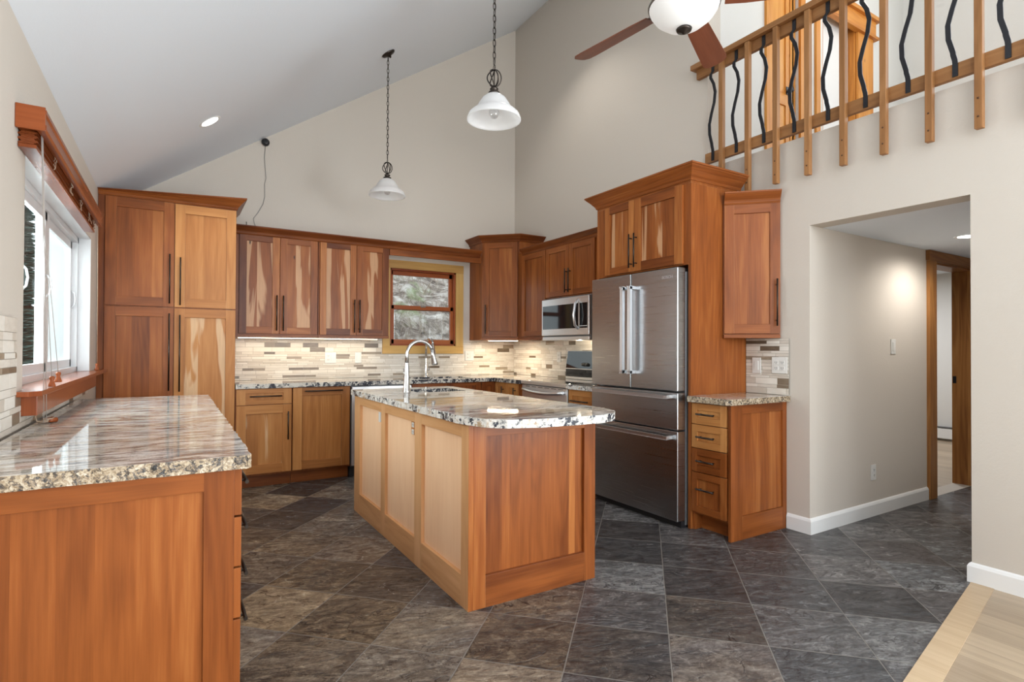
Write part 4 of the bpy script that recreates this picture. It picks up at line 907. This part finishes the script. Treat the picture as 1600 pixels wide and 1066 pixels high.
def underlight(label, x0_, x1_, loc, rz, power):
    o=thing('under_cabinet_light', label, 'light', loc, rz)
    b=MB(); b.box(x0_, x1_, -.012, .012, .006, .012); b.build('housing', M_white, o)
    b=MB(); b.box(x0_+.004, x1_-.004, -.003, .003, .002, .0058); b.build('strip', M_led, o)
    l=light('under_cabinet_glow', 'AREA', (0, 0, -.004), power, x1_-x0_, .02, (1, .84, .60)); l.location=((x0_+x1_)/2, 0, -.004); l.parent=o
underlight('slim warm light strip under the diagonal corner cabinet', .04, .40, (3.10, 5.66, 1.319), -45, 5.)
underlight('slim warm light strip under the wall cabinets next to the pantry', .05, 1.38, (.455, 5.70, 1.319), 0, 3.0)

# ------------------------------------------------------------------ loft railing
rl=thing('loft_railing', 'oak loft railing with alternating square balusters and wavy black iron bars', 'railing', (3.607, 2.0, 2.394))
b=MB(); b.box(-.040, .036, -1.7, 1.06, 1.105, 1.145, 'y', .5); b.build('top_rail', M_oak, rl, bevel=.003)
b=MB(); b.box(.000, .034, -1.7, 1.03, 1.030, 1.105, 'y', .5); b.build('upper_rail', M_oak, rl, bevel=.002)
b=MB(); b.box(.000, .034, -1.7, .945, .318, .398, 'y', .5); b.build('lower_rail', M_oak, rl, bevel=.002)
for k, yy in enumerate([2.772, 2.545, 2.323, 2.095, 1.868, 1.635, 1.403, 1.180, .955, .725, .50]):
    b=MB(); b.box(-.0365, -.0005, yy-2.0-.018, yy-2.0+.018, 0, 1.103, 'z', random.uniform(.4, .7)); o=b.build('baluster', M_oak, rl, bevel=.003)
    b=MB()
    for zz in (.062, .158): b.lathe([(0, -.0015), (.005, -.0012), (.0055, 0)], (-.0365, yy-2.0, zz), 8, axis='x')
    b.build('screw', M_screw, o)
for yy in [2.867, 2.655, 2.428, 2.200, 1.972, 1.745, 1.515, 1.290, 1.067, .84, .61]:
    b=MB(); rows=[]; yb_=yy-2.0
    ctrl=[(.325, 0), (.40, 0), (.46, .008), (.54, .024), (.62, .026), (.70, .010), (.78, -.010), (.86, -.018), (.93, -.006), (.985, .016), (1.01, .016), (1.035, 0), (1.10, 0)]
    for i in range(len(ctrl)-1):
        (za, oa), (zb2, ob)=ctrl[i], ctrl[i+1]
        for j in range(4):
            tt=j/4; m=(1-math.cos(math.pi*tt))/2 if i in (1, 9, 10, 11) else tt
            rows.append((za+(zb2-za)*tt, 1.25*(oa+(ob-oa)*m)))
    rows.append(ctrl[-1])
    rr_=[]
    for z, o_ in rows: rr_.append([(-.0065, yb_+o_-.0125, z), (-.0005, yb_+o_-.0125, z), (-.0005, yb_+o_+.0125, z), (-.0065, yb_+o_+.0125, z)])
    b.grid(rr_, True, smooth=False); b.face(rr_[0][::-1]); b.face(rr_[-1]); b.build('iron_bar', M_iron, rl)

# ------------------------------------------------------------------ loft doors
b=MB(); b.box(4.385, 4.462, 2.925, 2.9495, 2.60, 4.62, 'z', .6); b.box(4.898, 4.975, 2.925, 2.9495, 2.60, 4.62, 'z', .55); b.box(4.36, 5.00, 2.92, 2.9495, 4.62, 4.72, 'x', .5)
d=struct(b.build('door_1', M_pine, bevel=.002), 'knotty pine door in a pine casing on the loft')
def pdoor(x0_, x1_, par, name='door_leaf'):
    b=MB(); y=2.975; s=.052
    b.box(x0_, x0_+s, y, y+.035, 2.606, 4.61, 'z', .62); b.box(x1_-s, x1_, y, y+.035, 2.606, 4.61, 'z', .6)
    for za, zz in ((2.606, 2.78), (3.46, 3.58), (4.50, 4.61)): b.box(x0_+s, x1_-s, y, y+.035, za, zz, 'x', .6)
    b.box(x0_+s, x1_-s, y+.012, y+.03, 2.78, 3.46, 'z', .7); b.box(x0_+s, x1_-s, y+.012, y+.03, 3.58, 4.50, 'z', .7)
    return b.build(name, M_pine, par, bevel=.002)
lf=pdoor(4.466, 4.795, d); pdoor(4.812, 4.895, d)
b=MB(); b.lathe([(0, -.050), (.022, -.048), (.026, -.035), (.012, -.022), (.010, -.006), (.026, -.004), (.026, 0)], (4.775, 2.975, 3.60), 18, axis='y'); b.box(4.745, 4.805, 2.970, 2.976, 3.565, 3.635); b.build('knob', M_iron, lf)
b=MB(); b.box(5.155, 5.222, 2.925, 2.9495, 2.60, 4.60, 'z', .6); b.box(5.30-.01, 5.30+.012, 2.952, 3.088, 2.60, 4.60, 'z', .45)
b.box(5.905, 6.20, 2.925, 2.9495, 2.60, 4.60, 'z', .6); b.box(5.895, 5.918, 2.952, 3.088, 2.60, 4.60, 'z', .4)
b.box(5.12, 6.24, 2.915, 2.9495, 4.50, 4.66, 'x', .5); b.box(5.08, 6.28, 2.885, 2.9495, 4.66, 4.70, 'x', .45); b.box(5.08, 6.26, 2.895, 2.9495, 4.47, 4.50, 'x', .35)
struct(b.build('door_2', M_pine, bevel=.002), 'cased pine doorway on the loft')
b=MB(); b.box(5.318, 5.89, 3.02, 3.055, 2.605, 4.59); struct(b.build('door_3', M_white, bevel=.002), 'plain white door inside the pine casing on the loft')

# ------------------------------------------------------------------ hall door
b=MB(); b.box(5.345, 5.472, 2.092, 2.1175, 0, 1.985, 'z', .45); b.box(6.238, 6.36, 2.092, 2.1175, 0, 1.985, 'z', .4)
b.box(5.335, 6.37, 2.088, 2.1175, 1.985, 2.068, 'x', .25)
b.box(5.4705, 5.49, 2.1185, 2.26, 0, 1.98, 'z', .5); b.box(6.215, 6.2395, 2.1185, 2.14, 0, 1.98, 'z', .6); b.box(6.215, 6.2395, 2.14, 2.20, 0, 1.98, 'z', .3); b.box(6.215, 6.2395, 2.20, 2.26, 0, 1.98, 'z', .5); b.box(5.49, 6.215, 2.1185, 2.26, 1.965, 1.984, 'x', .3)
hd=struct(b.build('door_4', M_dfr, bevel=.0015), 'knotty pine cased doorway at the end of the hall')
b=MB(); b.box(6.2135, 6.2155, 2.225, 2.252, .93, .995); b.build('strike_plate', M_iron, hd)
ht=thing('baseboard_heater', 'long white baseboard heater seen through the hall doorway', 'heater', (9.0, 2.3, 0))
b=MB(); b.box(0, .068, 0, 2.9, .03, .17); b.build('cover', M_white, ht, bevel=.004); b=MB(); b.box(-.004, .06, .01, 2.89, .175, .19); b.build('damper', M_fside, ht)
b=MB(); b.box(.0, .068, .0, .02, 0, .03); b.box(.0, .068, 2.88, 2.9, 0, .03); b.build('foot', M_white, ht)

# ------------------------------------------------------------------ blinds
bl=thing('window_blind', 'raised reddish wooden blind with valance and hanging cords over the white slider window', 'blind', (XL, 2.69, 2.0))
Ln=1.955
b=MB(); pr=[(0, .055), (.086, .055), (.090, .063), (.090, .075), (.084, .082), (.084, .104), (.088, .112), (.088, .128), (.080, .134), (.074, .134)]
b.poly([(.062, .045), (.084, .045), (.090, .055), (.090, .070), (.084, .078), (.084, .105), (.090, .113), (.090, .128), (.082, .135), (.062, .135)], [], .012, Ln, lambda u, v, w: (u, w, v), tone=.5)
b.box(.001, .088, 0, .012, .045, .135, 'x', .55); b.build('valance', M_blind, bl, bevel=.0015)
b=MB(); b.box(.012, .058, .03, Ln-.03, .08, .13); b.build('headrail', M_dark, bl)
b=MB()
for k in range(19):
    z=.072-k*.0037; dx=.006*math.sin(k*1.3); b.box(.004+dx, .054+dx, .05, Ln-.10, z-.0026, z, 'y', random.uniform(.3, .6))
b.build('slat_stack', M_blind, bl)
b=MB(); b.box(.002, .056, .045, Ln-.095, -.014, .0005, 'y', .35); b.build('bottom_rail', M_blind, bl, bevel=.002)
rnd=random.Random(3)
for yy in (.35, .80, 1.15, 1.5, 1.72):
    for s_ in (0, 1):
        pts=[(.056, yy, .07)]; 
        for k in range(8): pts.append((.060+rnd.uniform(0, .012), yy+rnd.uniform(-.03, .03)+s_*.02, .055-k*.009+rnd.uniform(-.008, .008)))
        b=MB(); b.tube(pts, .0013, 5); b.build('ladder_cord', M_cord, bl)
b=MB(); tas=[]
for (dx, y0_, y1_, zt_) in ((.075, .07, .13, .912+.02), (.074, .10, .30, 1.085), (.078, .09, .42, 1.11), (.076, .085, .18, .93)):
    pts=[(.066, y0_, .05), (.072, y0_+.02, -.3), (dx, (y0_+y1_)/2, -.6), (dx, y1_, zt_-2.0)]
    b.tube(pts, .0014, 5)
b.build('lift_cord', M_cable, bl)
b=MB()
TP=[(.003, .045), (.008, .044), (.010, .036), (.006, .026), (.009, .018), (.013, .006), (.013, 0), (0, 0)]
b.lathe(TP, (.074, .30, 1.062-2.0+.0), 14); b.lathe(TP, (.078, .42, 1.075-2.0), 14)
b.lathe(TP, (.070, 1.93, 1.075-2.0), 14); b.build('tassel', M_blind, bl)
b=MB()
for dy in (0, .006): b.tube([(.068, Ln-.05+dy, .05), (.069, Ln-.03+dy, -.4), (.070, 1.93+dy, -.88)], .0016, 5)
b.build('pull_cord', M_cord, bl)
cl=thing('cord_cleat', 'small coiled blind cord and tassels lying on the granite by the west mosaic', 'cord', (-.455, 2.95, .9150))
b=MB(); pts=[(-.028, -.03, .12), (-.026, -.03, .05), (-.018, -.025, .012)]
for k in range(30): a=k*.7; pts.append((.018*math.cos(a)+k*.0006, .030*math.sin(a), .004+.0006*k))
b.tube(pts, .0025, 6); b.build('coil', M_cord, cl)
b=MB(); b.tube([(.004, -.01, .012), (.024, .018, .012)], .010, 10, radii=[.007, .011]); b.tube([(.020, -.022, .012), (.040, .0, .012)], .010, 10, radii=[.007, .011]); b.build('tassel', M_blind, cl)

# ------------------------------------------------------------------ gable wall camera and cable
sc=thing('security_camera', 'small round black camera fixed high on the gable wall under the ceiling', 'camera', (.752, YN, 3.250))
b=MB(); b.lathe([(0, -.050), (.020, -.048), (.034, -.036), (.038, -.018), (.030, -.002), (.0, 0)], n=24, axis='y'); b.build('housing', M_black, sc, smooth=True)
b=MB(); b.lathe([(0, -.056), (.012, -.054), (.014, -.047)], n=16, axis='y'); b.build('lens', M_bglass, sc)
def wcable(label, pts, r=.003, m=None):
    b=MB(); b.tube([(x, YN-.004, z) for x, z in pts], r, 6); o=b.build('cable', m or M_cable, weld=True); return tag(o, label, 'cable')
wcable('thin pale cable running down the gable wall from the black camera', [(.752, 3.215), (.745, 3.1), (.752, 3.0), (.762, 2.90), (.748, 2.84), (.752, 2.72), (.735, 2.64), (.69, 2.55), (.65, 2.49), (.66, 2.44), (.69, 2.38)], .0035, plain('grey_cable', (.30, .29, .27), .6))
wcable('short dark cable end sticking up behind the crown molding beside the pantry', [(.59, 2.45), (.592, 2.41), (.60, 2.36)], .004, plain('dark_cable', (.14, .13, .12), .6))

# ------------------------------------------------------------------ outside
b=MB(); rows=[]
rnd=random.Random(5)
for i in range(34):
    y=6.5+i*.5; row=[]
    for j in range(50):
        x=-.2+j*.42; z=-.3+(y-6.5)*.62+rnd.uniform(-.13, .13)+.25*math.sin(x*.7+y*.5)
        row.append((x+rnd.uniform(-.1, .1), y, z))
    rows.append(row)
b.grid(rows); struct(b.build('hill', M_hill), 'rocky hillside rising behind the house')
b=MB(); b.box(-30, XL-.2, -8, 24, -3.2, -3.0); struct(b.build('ground', M_hill), 'ground beyond the west wall')
b=MB()
for k in range(1500):
    x=rnd.uniform(1.2, 6.5); y=rnd.uniform(6.7, 11.5); z=-.35+(y-6.5)*.62+.25*math.sin(x*.7+y*.5)
    a=rnd.uniform(0, 6.28); l=rnd.uniform(.10, .42); dx, dy, dz=math.cos(a)*l*.6, math.sin(a)*l*.6, l*.6; w=.005
    b.face([(x-w, y, z), (x+w, y, z), (x+dx*.6+w, y+dy*.6, z+dz), (x+dx*.6-w, y+dy*.6, z+dz)]); b.face([(x+dx*.6-w, y+dy*.6, z+dz), (x+dx*.6+w, y+dy*.6, z+dz), (x+dx, y+dy, z+dz*.9)])
o=b.build('undergrowth', M_twig, weld=False); o['kind']='stuff'; tag(o, 'pale dry twigs and grass on the hillside outside the small window', 'undergrowth')
def tree(x, y, hgt, label):
    t_=thing('evergreen_tree', label, 'tree', (x, y, -3.0))
    b=MB(); b.tube([(0, 0, 0), (0, 0, hgt*.9)], .09, 8, radii=[.12, .02]); b.build('trunk', M_bark, t_)
    b=MB(); rd=random.Random(int(y*10))
    for i in range(3600):
        z=hgt*(.08+.9*(i/3600)); rad=(1-i/3602)*hgt*.036+.08; a=rd.uniform(0, 6.28)
        tip=(rad*math.cos(a), rad*math.sin(a), z-rad*.25); s_=rad*.5
        b.face([(0, 0, z), (tip[0]*.6-s_*math.sin(a), tip[1]*.6+s_*math.cos(a), z-.05), tip, (tip[0]*.6+s_*math.sin(a), tip[1]*.6-s_*math.cos(a), z-.12)])
    b.build('foliage', M_needle, t_, weld=False)
tree(-3.10, 17.0, 14, 'dark evergreen tree seen through the white slider window')

# repeats of one kind share a group
GR={'pendant_lamp': 'pendant lamps over the island', 'outlet': 'outlets and wall plates', 'wall_cabinet': 'cherry wall cabinets', 'base_cabinet': 'cherry base cabinets',
    'granite_countertop': 'granite countertop pieces', 'tile_backsplash': 'strip mosaic backsplash panels', 'faucet': 'gooseneck faucets', 'sink': 'undermounted steel sinks',
    'recessed_light': 'recessed ceiling lights', 'under_cabinet_light': 'warm light strips under the wall cabinets', 'cable': 'cables on the gable wall'}
for o in list(S.objects):
    if o.parent is None and o.get('label') and o.name.split('.')[0] in GR: o['group']=GR[o.name.split('.')[0]]
